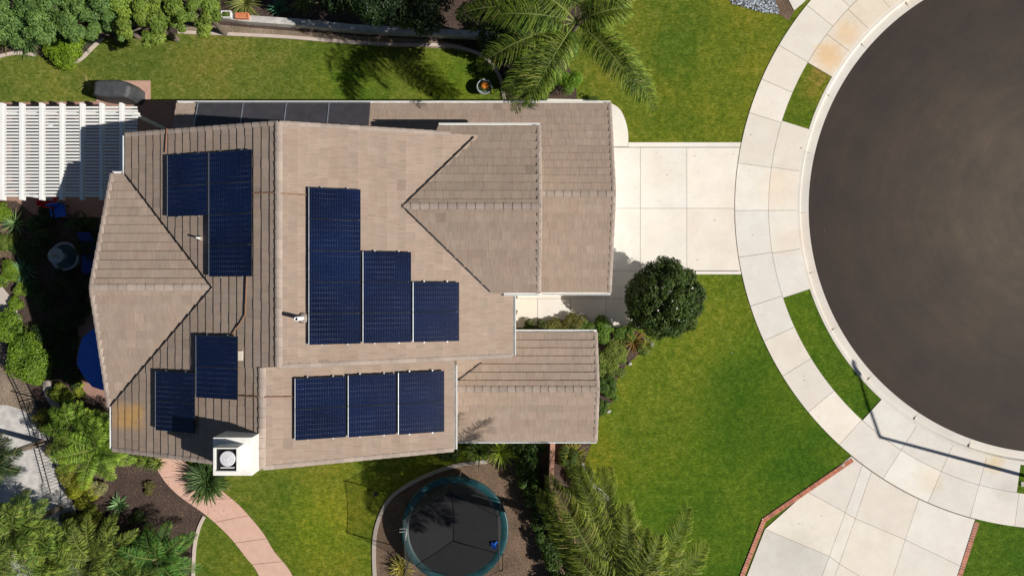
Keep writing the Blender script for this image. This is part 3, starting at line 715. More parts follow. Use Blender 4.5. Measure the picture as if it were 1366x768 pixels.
# garage roof
ze = 2.9
gy1 = P(0, 138.5, ze).y; gy0 = P(0, 389.5, ze).y; gym = (gy0 + gy1) / 2; zg = ze + TP * (gy1 - gym)
xr = P(821, 0, zg).x; xl = P(495, 0, ze).x
roof_slope([(xl, gym, zg), (xr, gym, zg), (xr, gy1, ze), (xl, gy1, ze)], (0, 1), house, seed=9, dark=.97)
roof_slope([(.2, gym, zg), (xr, gym, zg), (xr, gy0, ze), (.2, gy0, ze)], (0, -1), house, seed=10, dark=1.0)
caps((1.0, gym, zg), (xr, gym, zg), r=.13, dark=.88); rake2((xr - .06, gy1, ze), (xr - .06, gym, zg)); rake2((xr - .06, gy0, ze), (xr - .06, gym, zg))
gutter((xl, gy1, ze), (xr, gy1, ze), (0, 1)); gutter((1.2, gy0, ze), (xr, gy0, ze), (0, -1))
# low side roof that carries the heating panels
xll = P(236, 0, ze).x; xl2 = P(262, 0, ze).x
yin = gy1 - 1.75; zin = ze + TP * 1.75
roof_slope([(xll, yin, zin), (xl, yin, zin), (xl, gy1, ze), (xll, gy1, ze)], (0, 1), house, seed=12, dark=1.0)
gutter((xll, gy1, ze), (xl, gy1, ze), (0, 1))
# entry roof
ze3 = 3.0; ey1 = P(0, 443.5, ze3).y; ey0 = P(0, 587, ze3).y; eym = (ey0 + ey1) / 2; zr3 = ze3 + TP * (ey1 - eym)
ex = P(799, 0, zr3).x; exl = P(590, 0, zr3).x
roof_slope([(exl, eym, zr3), (ex, eym, zr3), (ex, ey1, ze3), (exl, ey1, ze3)], (0, 1), house, seed=13, dark=1.0)
roof_slope([(exl, eym, zr3), (ex, eym, zr3), (ex, ey0, ze3), (exl, ey0, ze3)], (0, -1), house, seed=14, dark=1.05)
caps((exl, eym, zr3), (ex, eym, zr3), r=.13, dark=.92); rake2((ex - .06, ey1, ze3), (ex - .06, eym, zr3)); rake2((ex - .06, ey0, ze3), (ex - .06, eym, zr3))
gutter((.1, ey1, ze3), (ex, ey1, ze3), (0, 1)); gutter((exl, ey0, ze3), (ex, ey0, ze3), (0, -1))

V1 = Plane(Vector((0, ey1, ze3)), Vector((0, TP, 1))).at(609, 508); V2 = Plane(Vector((0, ey1, ze3)), Vector((0, TP, 1))).at(642, 483)
k_ = (V1.z - V2.z) / (V2.x - V1.x); yy_ = P(0, 462, 3.4).y
roof_slope([V1, V2, Vector((V2.x, yy_, V2.z)), Vector((V1.x, yy_, V1.z))], (1, 0), house, seed=21, lift=.02); valley(V1, V2)
# walls
def wall(name, poly, z0, z1):
    mb = MB(); mb.prism(poly, z0, z1); return mb.build(name, M['stucco'], house)
def gable_wall(pts):
    mb = MB(); mb.add(pts, [tuple(range(len(pts)))]); return mb.build('gable_wall', M['stucco'], house)
XL0 = a_.x + .45; YT = rt.y - .35; XR0 = r_br.x - .45; YB = LB2.y + .4; YJ = r_br.y + .35
wall('wall', [(XL0, YJ - .2), (XR0, YJ - .2), (XR0, YT), (XL0, YT)], 0, 5.35)
wall('wall', [(q1.x + .45, YB), (P(605, 0, 5.8).x - .45, YB), (P(605, 0, 5.8).x - .45, YJ - .2), (q1.x + .45, YJ - .2)], 0, 5.2)
gable_wall([(XL0, YT, 5.3), (XR0, YT, 5.3), (XR0, YT, mainR(XR0) - .22), (XR, YT, zr - .22), (XL0, YT, mainL(XL0) - .22)])
gable_wall([(q1.x + .45, YB, 5.2), (P(605, 0, 5.8).x - .45, YB, 5.2), (P(605, 0, 5.8).x - .45, YB, PR2.z(P(605, 0, 5.8).x - .45, 0) - .22), (q0.x, YB, z2 - .22), (q1.x + .45, YB, PL.z(q1.x + .45, 0) - .22)])
gable_wall([(XR, YJ - .19, 6), (XR0, YJ - .19, 5), (XR0, YJ - .19, mainR(XR0) - .2), (XR, YJ - .19, zr - .22)])
wx = rA.x + .45; wall('wall', [(wx, e2.y + .5), (XL0 + .2, e2.y + .5), (XL0 + .2, e1.y - .5), (wx, e1.y - .5)], 0, 5.55)
gable_wall([(wx, e2.y + .5, 5.5), (wx, e1.y - .5, 5.5), (wx, A0.y, A0.z - .22)])
wx = rB.x - .4; wall('wall', [(XR0 - .5, g2.y + .45), (wx, g2.y + .45), (wx, g1.y - .45), (XR0 - 4.5, g1.y - .45), (XR0 - 4.5, g2.y + 2)], 0, 5.45)
gable_wall([(wx, g2.y + .45, 5.4), (wx, g1.y - .45, 5.4), (wx, A1.y, A1.z - .22)])
wall('wall', [(.1, gy0 + .4), (xr - .4, gy0 + .4), (xr - .4, gy1 - .4), (.1, gy1 - .4)], 0, 2.75)
gable_wall([(xr - .4, gy0 + .4, 2.7), (xr - .4, gy1 - .4, 2.7), (xr - .4, gym, zg - .22)])
wall('wall', [(xll + .3, yin - .5), (.1, yin - .5), (.1, gy1 - .4), (xll + .3, gy1 - .4)], 0, 2.75)
wall('wall', [(exl, ey0 + .4), (ex - .4, ey0 + .4), (ex - .4, ey1 - .4), (exl, ey1 - .4)], 0, 2.85)
gable_wall([(ex - .4, ey0 + .4, 2.8), (ex - .4, ey1 - .4, 2.8), (ex - .4, eym, zr3 - .22)])
def window(c, w, h, axis, sgn):
    fr = MB(); gl = MB(); x, y, z = c
    if axis == 'x': 
        fr.box((x + sgn * .03, y, z), .06, w + .16, h + .16); o = fr.build('window', M['white'], house); gl.box((x + sgn * .05, y, z + .08), .06, w, h)
    else:
        fr.box((x, y + sgn * .03, z), w + .16, .06, h + .16); o = fr.build('window', M['white'], house); gl.box((x, y + sgn * .05, z + .08), w, .06, h)
    gl.build('pane', M['glass'], o)
window((rB.x - .4, 2.9, 3.9), 1.6, 1.1, 'x', 1); window((rB.x - .4, .9, 3.9), 1.0, 1.1, 'x', 1); window((ex - .4, eym, .9), 2.0, 1.4, 'x', 1)
window((rA.x + .45, 1.5, .9), 1.6, 1.4, 'x', -1); window((rA.x + .45, -1.5, 3.6), 1.6, 1.3, 'x', -1); window((rA.x + .45, 1.5, 3.6), 1.6, 1.3, 'x', -1)
window((-5, YB, 3.4), 1.5, 1.2, 'y', -1); window((-10.5, YB, 3.4), 1.2, 1.2, 'y', -1); window((-5, YB, .8), 1.8, 1.4, 'y', -1); window((XR0, -1.5, 3.8), 1.2, 1.1, 'x', 1)
window((-9, YT, 3.6), 1.5, 1.2, 'y', 1); window((-5, YT, 3.6), 1.2, 1.0, 'y', 1)
mb = MB(); mb.box((xr - .37, 3.6, .02), .06, 4.9, 2.2); gd = mb.build('garage_door', M['white'], house)
mb = MB()
for i in range(4):
    for j in range(6): mb.box((xr - .33, 3.6 - 2.04 + j * .816, .1 + i * .54), .03, .68, .42)
mb.build('door_panel', M['whitewood'], gd)

# chimney
ch = thing('x', None, None); ch.name = 'chimney'; ch.parent = house; ch.location = Vector((0, 0, 0)); 
ch.location = Vector((-8.85, -5.3, 5)) - Vector(house.location)
del_keys = [k for k in ('label', 'category') if k in ch]
x0, x1, y0, y1 = -9.46, -8.22, -5.93, -4.72
mb = MB(); mb.prism([(x0, y0), (x1, y0), (x1, y1), (x0, y1)], 0.0, 8.4)
o = mb.build('stack', M['stucco_white'], ch); bevel(o, .015)
mb = MB(); hx0, hx1, hy0, hy1 = -9.22, -8.48, -5.66, -4.90; hx0, hx1, hy0, hy1 = -9.40, -8.47, -5.80, -4.92
hx0, hx1, hy0, hy1 = (284.5 - 683) * .02312, (316.8 - 683) * .02312, (384 - 629.5) * .02312, (384 - 596.8) * .02312
zt = 8.94; t_ = .035
zt0 = 8.402
mb.prism([(hx0, hy0), (hx1, hy0), (hx1, hy1), (hx0, hy1)], zt0, zt - .12)
for (a, b, c, d) in ((hx0, hx1, hy0, hy0 + t_), (hx0, hx1, hy1 - t_, hy1), (hx0, hx0 + t_ * 1.6, hy0 + t_, hy1 - t_), (hx1 - t_, hx1, hy0 + t_, hy1 - t_)):
    mb.prism([(a, c), (b, c), (b, d), (a, d)], zt - .12, zt)
cap = mb.build('hood', M['stucco_white'], ch)
mb = MB(); mb.prism([(hx0 + .058, hy0 + .037), (hx1 - .037, hy0 + .037), (hx1 - .037, hy1 - .037), (hx0 + .058, hy1 - .037)], zt - .118, zt - .10); mb.build('hood_recess', M['darkmetal'], cap)
cxh, cyh = (303.2 - 683) * .0231, (384 - 611.8) * .0231
mb = MB(); mb.lathe((cxh, cyh, zt - .10), [(.20, 0), (.20, .07), (.238, .07), (.238, .10), (.20, .112), (.19, .108), (.10, .118), (.06, .116), (.05, .126), (.001, .128)], 40); mb.build('flue_cap', plain('painted_metal', (.66, .66, .68), .5, var=.08, scale=6), cap)
mb = MB(); mb.box((hx0 + .42, hy0 + .13, zt - .10), .42, .03, .07); mb.build('spark_bar', M['white'], cap)
mb = MB(); mb.box((-9.12, -4.82, 8.402), .22, .05, .03); mb.build('flashing_clip', M['white'], ch)

# ------------------------------------------------------------------ things on the roof
def panels(plane, x0, x1, y0, y1, n, down, labels, grp, lift=.19):
    """a column of n panels laid on a roof plane, between plan pixel bounds"""
    pl = Plane(Vector((0, 0, plane.d / plane.n.z)) + plane.n * lift, plane.n)
    if True:
        a = pl.at(x0, y0); b = pl.at(x1, y0); c = pl.at(x0, y1); d = pl.at(x1, y1)
        xa, xb = (a.x + c.x) / 2, (b.x + d.x) / 2; ya, yb = (a.y + b.y) / 2, (c.y + d.y) / 2
    for i in range(n):
        yt = ya + (yb - ya) * i / n; ybm = ya + (yb - ya) * (i + 1) / n; g = .004
        q = [Vector((xa, yt - g, 0)), Vector((xb, yt - g, 0)), Vector((xb, ybm + g, 0)), Vector((xa, ybm + g, 0))]
        for v in q: v.z = pl.z(v.x, v.y)
        t = thing('solar_panel', labels[i], 'solar panel', (q[0] + q[2]) / 2 - pl.n * lift, grp)
        mb = MB(); th = pl.n * .04; mb.add([v - th for v in q] + q, [(4, 5, 6, 7)[::-1], (0, 1, 2, 3), (0, 4, 5, 1), (1, 5, 6, 2), (2, 6, 7, 3), (3, 7, 4, 0)]); mb.build('frame', M['frame_al'], t)
        c = sum(q, Vector()) / 4; ex_ = (q[1] - q[0]).normalized() * .012; ey_ = (q[3] - q[0]).normalized() * .010
        qq = [q[0] + ex_ + ey_, q[1] - ex_ + ey_, q[2] - ex_ - ey_, q[3] + ex_ - ey_]; up = pl.n * .003
        mb = MB(); mb.add([v + up for v in qq], [(3, 2, 1, 0)]); o = mb.build('cell_sheet', M['cells'], t)
        me = o.data; uvl = me.uv_layers.new(name='UVMap')
        uvs = {3: (0, 1), 2: (1, 1), 1: (1, 0), 0: (0, 0)}
        for li, lp in enumerate(me.loops): uvl.data[li].uv = uvs[lp.vertex_index]
        # bright lower rail on the upslope or sunny edge
        mb = MB(); e0_, e1_ = (q[0], q[3])
        inx = (q[1] - q[0]).normalized() * .012
        mb.bar(e0_ + inx - pl.n * .0 + ey_ * .5, e1_ + inx - ey_ * .5, .02, .012, up=pl.n); mb.build('edge_trim', M['rail'], t)
        for v in (.25, .75):
            mb = MB(); m0 = q[0].lerp(q[1], v); m1 = q[3].lerp(q[2], v)
            mb.bar(m0 - pl.n * .065 + (m0 - m1).normalized() * .04, m1 - pl.n * .065 + (m1 - m0).normalized() * .04, .04, .05, up=pl.n)
            mb.build('mounting_rail', M['rail'], t)
ordn = ['first', 'second', 'third', 'fourth', 'fifth']
def lab(desc, n): 
    if n == 2: return ['upper solar panel ' + desc, 'lower solar panel ' + desc]
    return ['%s solar panel from the top %s' % (ordn[i], desc) for i in range(n)]
G1 = 'solar panels on the upper left roof slope'; G2 = 'solar panels below the left cross gable'; G3 = 'solar panels stepped across the middle right slope'; G4 = 'solar panels on the lower right slope'
panels(PL, 223, 276.7, 205, 288, 2, 0, lab('of the short column nearest the pergola', 2), G1)
panels(PL, 278.3, 335.4, 201.2, 368.8, 4, 0, lab('of the four-panel column left of the main ridge', 4), G1)
panels(PL, 207, 259.2, 496, 575.5, 2, 0, lab('of the leftmost pair above the lower left eave', 2), G2)
panels(PL, 261, 316.4, 447.5, 531.5, 2, 0, lab('of the pair directly above the chimney', 2), G2)
panels(PR, 411.5, 481, 251, 459, 5, 0, lab('of the tall five-panel column right of the main ridge', 5), G3)
panels(PR, 483.7, 548.4, 335.5, 457, 3, 0, lab('of the three-panel column mid right slope', 3), G3)
panels(PR, 550.6, 612.4, 376, 455.5, 2, 0, lab('of the short column nearest the front gable valley', 2), G3)
panels(PR2, 393, 461.5, 503, 585, 2, 0, lab('in the left pair on the lower slope', 2), G4)
panels(PR2, 464, 528.5, 499, 581, 2, 0, lab('in the middle pair on the lower slope', 2), G4)
panels(PR2, 531, 592.5, 495.5, 577.5, 2, 0, lab('in the right pair on the lower slope', 2), G4)
# pool-heating collectors on the low side roof
NN = Plane(Vector((0, gy1, ze)), Vector((0, TP, 1)))
cuts = [263.5, 324, 381.5, 438.5, 494.5]; labs = ['leftmost matt black heating panel on the low roof beside the back lawn', 'matt black heating panel, second from the left on the low back roof', 'matt black heating panel, third from the left on the low back roof', 'rightmost matt black heating panel, ending at the brown garage tiles']
pl = Plane(Vector((0, gy1, ze)) + NN.n * .09, NN.n)
for i in range(4):
    xa, xb = P(cuts[i] + .6, 0, 3).x, P(cuts[i + 1] - .6, 0, 3).x
    q = [Vector((xa, gy1 + .02, 0)), Vector((xb, gy1 + .02, 0)), Vector((xb, gy1 - 1.5, 0)), Vector((xa, gy1 - 1.5, 0))]
    for v in q: v.z = pl.z(v.x, v.y)
    t = thing('heating_panel', labs[i], 'heating panel', (q[0] + q[2]) / 2, 'black heating panels on the low roof')
    mb = MB(); th = pl.n * .05; mb.add([v - th for v in q] + q, [(7, 6, 5, 4), (0, 1, 2, 3), (0, 4, 5, 1), (1, 5, 6, 2), (2, 6, 7, 3), (3, 7, 4, 0)]); mb.build('collector', M['heater'], t)
    mb = MB()
    for e, f in ((q[0], q[1]), (q[0], q[3])): mb.bar(e + pl.n * .01, f + pl.n * .01, .025, .03, up=pl.n)
    mb.build('header_pipe', M['rail'], t)
# vent pipes, conduit, box
def vent(px, py, plane, h, label, r=.05):
    p = plane.at(px, py); mb = MB(); t = thing('vent_pipe', label, 'vent pipe', p)
    mb.lathe(p - Vector((0, 0, .05)), [(r, 0), (r, h + .05), (r * .7, h + .05), (r * .7, h - .05)], 16); mb.build('pipe', M['white'], t, True)
    mb = MB(); mb.lathe(p, [(r * 2.6, .0), (r * 2.6, .06), (r * 1.1, .11)], 16); mb.build('flashing', plain('flashing_metal', (.33, .27, .23), .8), t, True)
vent(404.5, 424, PR, .75, 'white vent pipe standing left of the tall column of panels', .07)
vent(268, 318, PL, .3, 'short vent pipe in the notch between the left slope panels', .035)
p = GT.at(127, 362); 
def conduit(pts, plane, label):
    mb = MB(); Q = [plane.at(*q) + plane.n * .075 for q in pts]; mb.tube(Q, .018, 6); tag(mb.build('conduit', M['copper'], origin=Q[0]), label, 'conduit')
conduit([(375, 258.5), (411, 260.5)], PR, 'rust coloured conduit running from the main ridge to the tall panel column')
conduit([(335, 258), (369, 257.5)], PL, 'rust coloured conduit between the four-panel column and the ridge')
conduit([(331, 369), (329, 421), (311, 447)], PL, 'bent rusty conduit running down between the two left panel groups')
conduit([(317, 527), (347, 529)], PL, 'short rusty conduit between the pair above the chimney and the ridge')
conduit([(353, 529), (392, 528.5)], PR2, 'short rusty conduit between the lower ridge and the lower panels')
conduit([(225, 172), (223, 204)], PL, 'rusty conduit from the top rake down to the short panel column')
mb = MB(); p = PL.at(321, 474); mb.box(p, .2, .32, .1); tag(bevel(mb.build('junction_box', M['stucco'], origin=p)), 'small pale junction box beside the pair of panels above the chimney', 'junction box')

# ------------------------------------------------------------------ pergola
ZP = 2.75
pg = thing('pergola', 'white slatted pergola over the patio left of the house', 'pergola', P(90, 200, 0))
rx = [-74, -48, -22, 4, 30, 56.5, 83.5, 110.5, 136.5, 163]
yt, yb_ = P(0, 138, ZP).y, P(0, 267, ZP).y
for x in rx:
    X = P(x, 0, ZP).x; mb = MB(); mb.bar((X, yt, ZP - .06), (X, yb_, ZP - .06), .07, .16); mb.build('rafter', M['whitewood'], pg)
    mb = MB(); mb.box((X + .0, (yt + yb_) / 2, ZP + .08), .13, yt - yb_ + .0, .02); mb.build('rafter_cap', M['whitewood'], pg)
y = P(0, 144, ZP).y; xe = P(184, 0, ZP).x; xs_ = P(-90, 0, ZP).x; k = 0
while y > P(0, 262, ZP).y:
    mb = MB(); mb.bar((xs_, y, ZP + .045), (xe + random.uniform(-.02, .02), y, ZP + .045), .072, .05); mb.build('slat', M['whitewood'], pg); y -= .130
for yy in (P(0, 150, ZP).y, P(0, 256, ZP).y):
    mb = MB(); mb.bar((xs_, yy, ZP - .24), (xe - .1, yy, ZP - .24), .1, .2); mb.build('beam', M['whitewood'], pg)
    for xx in (P(-80, 0, ZP).x, P(25, 0, 2.7).x - .2, xe - .35):
        mb = MB(); mb.box((xx, yy, .02), .12, .12, ZP - .36); mb.build('post', M['whitewood'], pg)
# ------------------------------------------------------------------ foliage generators
def leaves(mb, centers, normals, size, tints, aspect=.55, droop=.0):
    n = len(centers); size = np.broadcast_to(size, (n,))
    nrm = normals / np.linalg.norm(normals, axis=1, keepdims=True)
    r = rng.normal(size=(n, 3)); u = np.cross(nrm, r); u /= np.linalg.norm(u, axis=1, keepdims=True) + 1e-9; w = np.cross(nrm, u)
    L_ = size[:, None] * .5; W_ = L_ * aspect
    fold = nrm * (size[:, None] * .10)
    V = np.stack([centers - u * L_, centers + w * W_ + fold, centers + u * L_, centers - w * W_ + fold], 1).reshape(-1, 3)
    b = len(mb.v); mb.v += V.tolist(); idx = (np.arange(n) * 4 + b)
    mb.f += [(i, i + 1, i + 2, i + 3) for i in idx.tolist()]; mb.t += tints.tolist()
def crown(mb, blobs, n, size, c0, c1, shell=.35, up=.35, aspect=.55, lump=.0, squash_low=True, hl=.0):
    """leaf clumps spread through several ellipsoid blobs (x,y,z,rx,ry,rz)"""
    B = np.array(blobs, float); vol = B[:, 3] * B[:, 4]; pick = rng.choice(len(B), n, p=vol / vol.sum())
    d = rng.normal(size=(n, 3)); d /= np.linalg.norm(d, axis=1, keepdims=True); d[:, 2] = np.where(d[:, 2] < -.35, -d[:, 2], d[:, 2])
    rr = 1 - shell * rng.random(n) ** 1.7
    lm = 1 + lump * np.sin(d[:, 0] * 7 + pick) * np.cos(d[:, 1] * 6 + pick * 2) + rng.normal(size=n) * .03
    c = B[pick, :3] + d * B[pick, 3:6] * (rr * lm)[:, None]
    nr = d / B[pick, 3:6] * B[pick, 3:6].mean(1, keepdims=True) + rng.normal(size=(n, 3)) * .45 + np.array([0, 0, up])
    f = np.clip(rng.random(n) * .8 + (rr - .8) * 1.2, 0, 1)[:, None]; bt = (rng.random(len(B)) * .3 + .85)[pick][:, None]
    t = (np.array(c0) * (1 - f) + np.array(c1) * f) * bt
    c[:, 2] = np.maximum(c[:, 2], .02)
    leaves(mb, c, nr, size * rng.uniform(.7, 1.3, n), t, aspect)
def trunk_limbs(t, base, top, r, limbs, mat='trunk'):
    mb = MB(); base = Vector(base); top = Vector(top); m = base.lerp(top, .5) + Vector((random.uniform(-.1, .1), random.uniform(-.1, .1), 0))
    mb.tube([base, m, top], [r, r * .8, r * .6], 9)
    for l in limbs:
        l = Vector(l); q = base.lerp(top, .75); mb.tube([q, q.lerp(l, .5) + Vector((0, 0, .1)), l], [r * .5, r * .35, r * .15], 6)
    return mb.build('trunk', M[mat], t, True)
def clump_tree(name, label, cat, px, py, zc, R, hgt, nb, n, size, c0, c1, group=None, mat='leaf', br=.42, trunk=True, aspect=.6, lump=.08, spread=1.0):
    """broad crown made of many rounded sub-clumps"""
    c = P(px, py, zc); t = thing(name, label, cat, (c.x, c.y, 0), group); blobs = []
    for i in range(nb):
        a = random.uniform(0, 2 * math.pi); q = math.sqrt(random.random()) * spread
        x = c.x + math.cos(a) * q * R * .82; y = c.y + math.sin(a) * q * R * .82; z = zc + (1 - q * q * .9) * hgt * .45 + random.uniform(-.2, .15) * hgt
        s = R * br * random.uniform(.6, 1.1); blobs.append((x, y, z, s, s, s * .8))
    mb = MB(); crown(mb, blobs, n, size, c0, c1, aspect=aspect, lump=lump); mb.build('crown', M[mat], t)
    if trunk: trunk_limbs(t, (c.x, c.y, 0), (c.x, c.y, zc * .85), .06 + R * .05, [b[:3] for b in blobs[:6]])
    return t
def shrub(name, label, px, py, R, h, n, size, c0, c1, group=None, mat='leaf', cat='shrub', nb=7, aspect=.55):
    c = P(px, py, h * .4); t = thing(name, label, cat, (c.x, c.y, 0), group); blobs = []
    for i in range(nb):
        a = random.uniform(0, 2 * math.pi); q = math.sqrt(random.random()) * .7; s = R * random.uniform(.35, .55)
        blobs.append((c.x + math.cos(a) * q * R, c.y + math.sin(a) * q * R, h * random.uniform(.35, .6), s, s, h * .4))
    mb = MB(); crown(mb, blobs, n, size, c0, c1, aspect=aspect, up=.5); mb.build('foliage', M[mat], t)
    mb = MB()
    for b in blobs[:4]: mb.tube([(c.x, c.y, 0), ((c.x + b[0]) / 2, (c.y + b[1]) / 2, b[2] * .5), b[:3]], [.03, .02, .01], 5)
    mb.build('stem', M['trunk'], t); return t
def blade(mb, base, dirv, L_, w, arch, tint, rise=.8, seg=4):
    """strap leaf that rises and arches outward"""
    d = Vector((dirv[0], dirv[1], 0)).normalized(); side = Vector((-d.y, d.x, 0)); b = len(mb.v); e = rise
    p = Vector(base); pts = [p.copy()]
    for i in range(seg):
        p = p + (d * math.cos(e) + Vector((0, 0, 1)) * math.sin(e)) * (L_ / seg); e -= arch / seg; pts.append(p.copy())
    for i, q in enumerate(pts):
        t = i / seg; ww = w * (1 - t ** 2.2) * (.6 + .4 * min(1, t * 4)) * .5 + .002
        mb.v += [tuple(q - side * ww + Vector((0, 0, ww * .3))), tuple(q), tuple(q + side * ww + Vector((0, 0, ww * .3)))]
    for i in range(seg):
        k = b + 3 * i; mb.f += [(k, k + 1, k + 4, k + 3), (k + 1, k + 2, k + 5, k + 4)]; mb.t += [tint] * 2
def rosette(name, label, px, py, n, L_, w, c0, c1, z=.0, rise=(.2, 1.35), arch=1.0, group=None, cat='plant', mat='leaf_gloss', heads=1, spread=.0, zc=None, stemh=0):
    c = P(px, py, (z + stemh)); t = thing(name, label, cat, (c.x, c.y, 0), group); mb = MB()
    hs = [(c.x, c.y)] + [(c.x + random.uniform(-spread, spread), c.y + random.uniform(-spread, spread)) for _ in range(heads - 1)]
    for hx, hy in hs:
        for i in range(n):
            a = 2.399 * i + random.uniform(-.2, .2); r = rise[0] + (rise[1] - rise[0]) * (i / n) + random.uniform(-.1, .1); f = random.random()
            tn = tuple(c0[k] * (1 - f) + c1[k] * f for k in range(3))
            blade(mb, (hx + math.cos(a) * .03, hy + math.sin(a) * .03, .03 + stemh * random.uniform(.85, 1)), (math.cos(a), math.sin(a)), L_ * random.uniform(.7, 1.1), w, arch * random.uniform(.6, 1.3), tn, r)
    mb.build('leaf_rosette', M[mat], t)
    if stemh:
        mb = MB()
        for hx, hy in hs: mb.tube([(c.x, c.y, 0), (hx, hy, stemh)], [.07, .05], 7)
        mb.build('stem', M['trunk'], t)
    return t
def frond(mb, rb, base, a, L_, e0, arch, wid, c0, c1, n=46, twist=0.0, lw=.028, curve=0.0, plum=.35):
    """feather leaf: arched rachis with paired drooping leaflets"""
    p = Vector(base); e = e0; pts = [p.copy()]; dirs = []; seg = 14; aa = a
    for i in range(seg):
        d = Vector((math.cos(aa), math.sin(aa), 0)); v = d * math.cos(e) + Vector((0, 0, 1)) * math.sin(e); dirs.append(v)
        p = p + v * (L_ / seg); pts.append(p.copy()); e -= arch / seg * (.5 + i / seg); aa += curve / seg
    dirs.append(dirs[-1])
    rb.tube(pts, [.032 * (1 - .85 * i / seg) for i in range(seg + 1)], 5, (.20, .24, .09))
    for i in range(n):
        t = .14 + .86 * (i + .5) / n; k = min(seg - 1, int(t * seg)); fr = t * seg - k; q = pts[k].lerp(pts[k + 1], fr); dv = dirs[k]
        side = dv.cross(Vector((0, 0, 1))).normalized(); upv = side.cross(dv)
        ll = wid * (math.sin(math.pi * min(1, t * .88 + .10)) ** .55) * random.uniform(.85, 1.1)
        for s in (-1, 1):
            f = random.random(); tn = tuple(c0[j] * (1 - f) + c1[j] * f for j in range(3))
            if random.random() < .04: tn = (.26, .24, .09)
            lift = random.uniform(-plum, plum) + .25
            d1 = (side * s * 1.0 + dv * (.22 + .55 * t * t + random.uniform(-.12, .12)) + upv * lift).normalized()
            d2 = (d1 + dv * .25 + Vector((0, 0, -.45 - random.random() * .4))).normalized(); d3 = (d2 + dv * .2 + Vector((0, 0, -.6 - random.random() * .5))).normalized()
            m1 = q + d1 * ll * .42; m2 = m1 + d2 * ll * .34; m3 = m2 + d3 * ll * .30; ww = (dv - d1 * dv.dot(d1)).normalized() * lw * .5
            tip = tuple(min(.6, c * 1.75 + .02) for c in tn); root = tuple(c * .75 for c in tn)
            b = len(mb.v); mb.v += [tuple(q - ww * .6), tuple(q + ww * .6), tuple(m1 + ww), tuple(m1 - ww), tuple(m2 + ww * .8), tuple(m2 - ww * .8), tuple(m3 + ww * .12), tuple(m3 - ww * .12)]
            mb.f += [(b, b + 1, b + 2, b + 3), (b + 3, b + 2, b + 4, b + 5), (b + 5, b + 4, b + 6, b + 7)]; mb.t += [root, tn, tip]
def palm(name, label, px, py, zc, fronds, wid, c0, c1, trunk_r=.16, lean=(0, 0), group=None, cat='palm tree', n=46, lw=.028, plum=.35):
    """fronds: list of (heading degrees in plan, length, rise, arch, curve)"""
    c = P(px, py, zc); t = thing(name, label, cat, (c.x - lean[0], c.y - lean[1], 0), group); mb = MB(); rb = MB()
    for (a, L_, e, ar, cv) in fronds: frond(mb, rb, (c.x, c.y, zc), math.radians(a), L_, e, ar, wid, c0, c1, n, lw=lw, curve=cv, plum=plum)
    mb.build('fronds', M['palm'], t); rb.build('frond_stalks', M['palm'], t)
    mb = MB(); b = Vector((c.x - lean[0], c.y - lean[1], 0)); m = b.lerp(c, .55)
    mb.tube([b, m, c], [trunk_r * 1.25, trunk_r, trunk_r * .85], 12); mb.build('trunk', M['trunk'], t, True); return t
def ringfronds(n, L_, e=(.1, .9), arch=(1.0, 1.8), a0=0):
    return [(a0 + 137.5 * i + random.uniform(-8, 8), L_ * random.uniform(.8, 1.08), e[0] + (e[1] - e[0]) * (i / n), random.uniform(*arch), random.uniform(-.3, .3)) for i in range(n)]

GR0, GR1 = (.035, .075, .022), (.085, .135, .045)
# hedge trees, top left
hc0, hc1 = (.050, .110, .035), (.17, .275, .085)
yc0, yc1 = (.085, .15, .022), (.24, .32, .065)
HG = 'rounded evergreen trees along the back boundary'
spots = [(12, 18, 2.6, 1.7, 'rounded evergreen tree filling the top left corner', 0), (75, 14, 2.9, 1.6, 'rounded evergreen tree, second from the left in the back hedge', 0), (108, 24, 2.5, 1.15, 'smaller evergreen tree reaching over the bright shrub in the back hedge', 0), (128, -6, 3.0, 1.5, 'evergreen tree at the top edge, third along the back hedge', 0),
         (192, 20, 2.7, 1.35, 'lighter green rounded tree left of the far end of the back hedge', 1), (262, 10, 2.8, 1.35, 'yellow-green rounded tree at the right end of the back hedge', 1), (160, 32, 1.5, .8, 'low evergreen mound under the gap of the back hedge', 0), (225, -12, 2.8, 1.4, 'rounded tree partly beyond the top edge of the lawn bed', 1)]
for (px, py, zc, R, lb, y) in spots:
    clump_tree('evergreen_tree', lb, 'tree', px, py, zc, R, 1.6, int(30 * R), int(9000 * R), .085, yc0 if y else hc0, yc1 if y else hc1, HG, br=.22, lump=.05, aspect=.75)
shrub('bright_green_shrub', 'bright yellow-green mounded shrub inside the bed edging', 90, 63, .95, .8, 5500, .10, (.06, .12, .008), (.20, .30, .02), nb=12)
rosette('lily_clump', 'dark green strap-leaved plant left of the bright shrub', 42, 58, 46, .95, .055, (.05, .10, .04), (.12, .20, .08), heads=2, spread=.15)
rosette('lily_clump', 'yellowing strap-leaved plant at the left end of the hedge bed', 8, 58, 30, .8, .05, (.16, .15, .05), (.28, .28, .12))
rosette('lily_clump', 'grey-green strap-leaved plant right of the bright shrub by the diagonal edging', 112, 55, 40, .75, .045, (.08, .13, .07), (.16, .22, .12))
rosette('grass_clump', 'pale tufted grass plant above the orange planter', 330, 6, 60, 1.0, .035, (.14, .17, .05), (.32, .34, .14), heads=2, spread=.25)
rosette('agave', 'small blue-green agave beside the low garden wall', 373, 12, 26, .6, .09, (.04, .13, .09), (.08, .22, .15), rise=(.15, 1.3), arch=.3)
rosette('grass_clump', 'yellow-green tufted plant right of the agave', 410, 0, 50, .8, .035, (.12, .17, .03), (.28, .33, .08), heads=2, spread=.3)
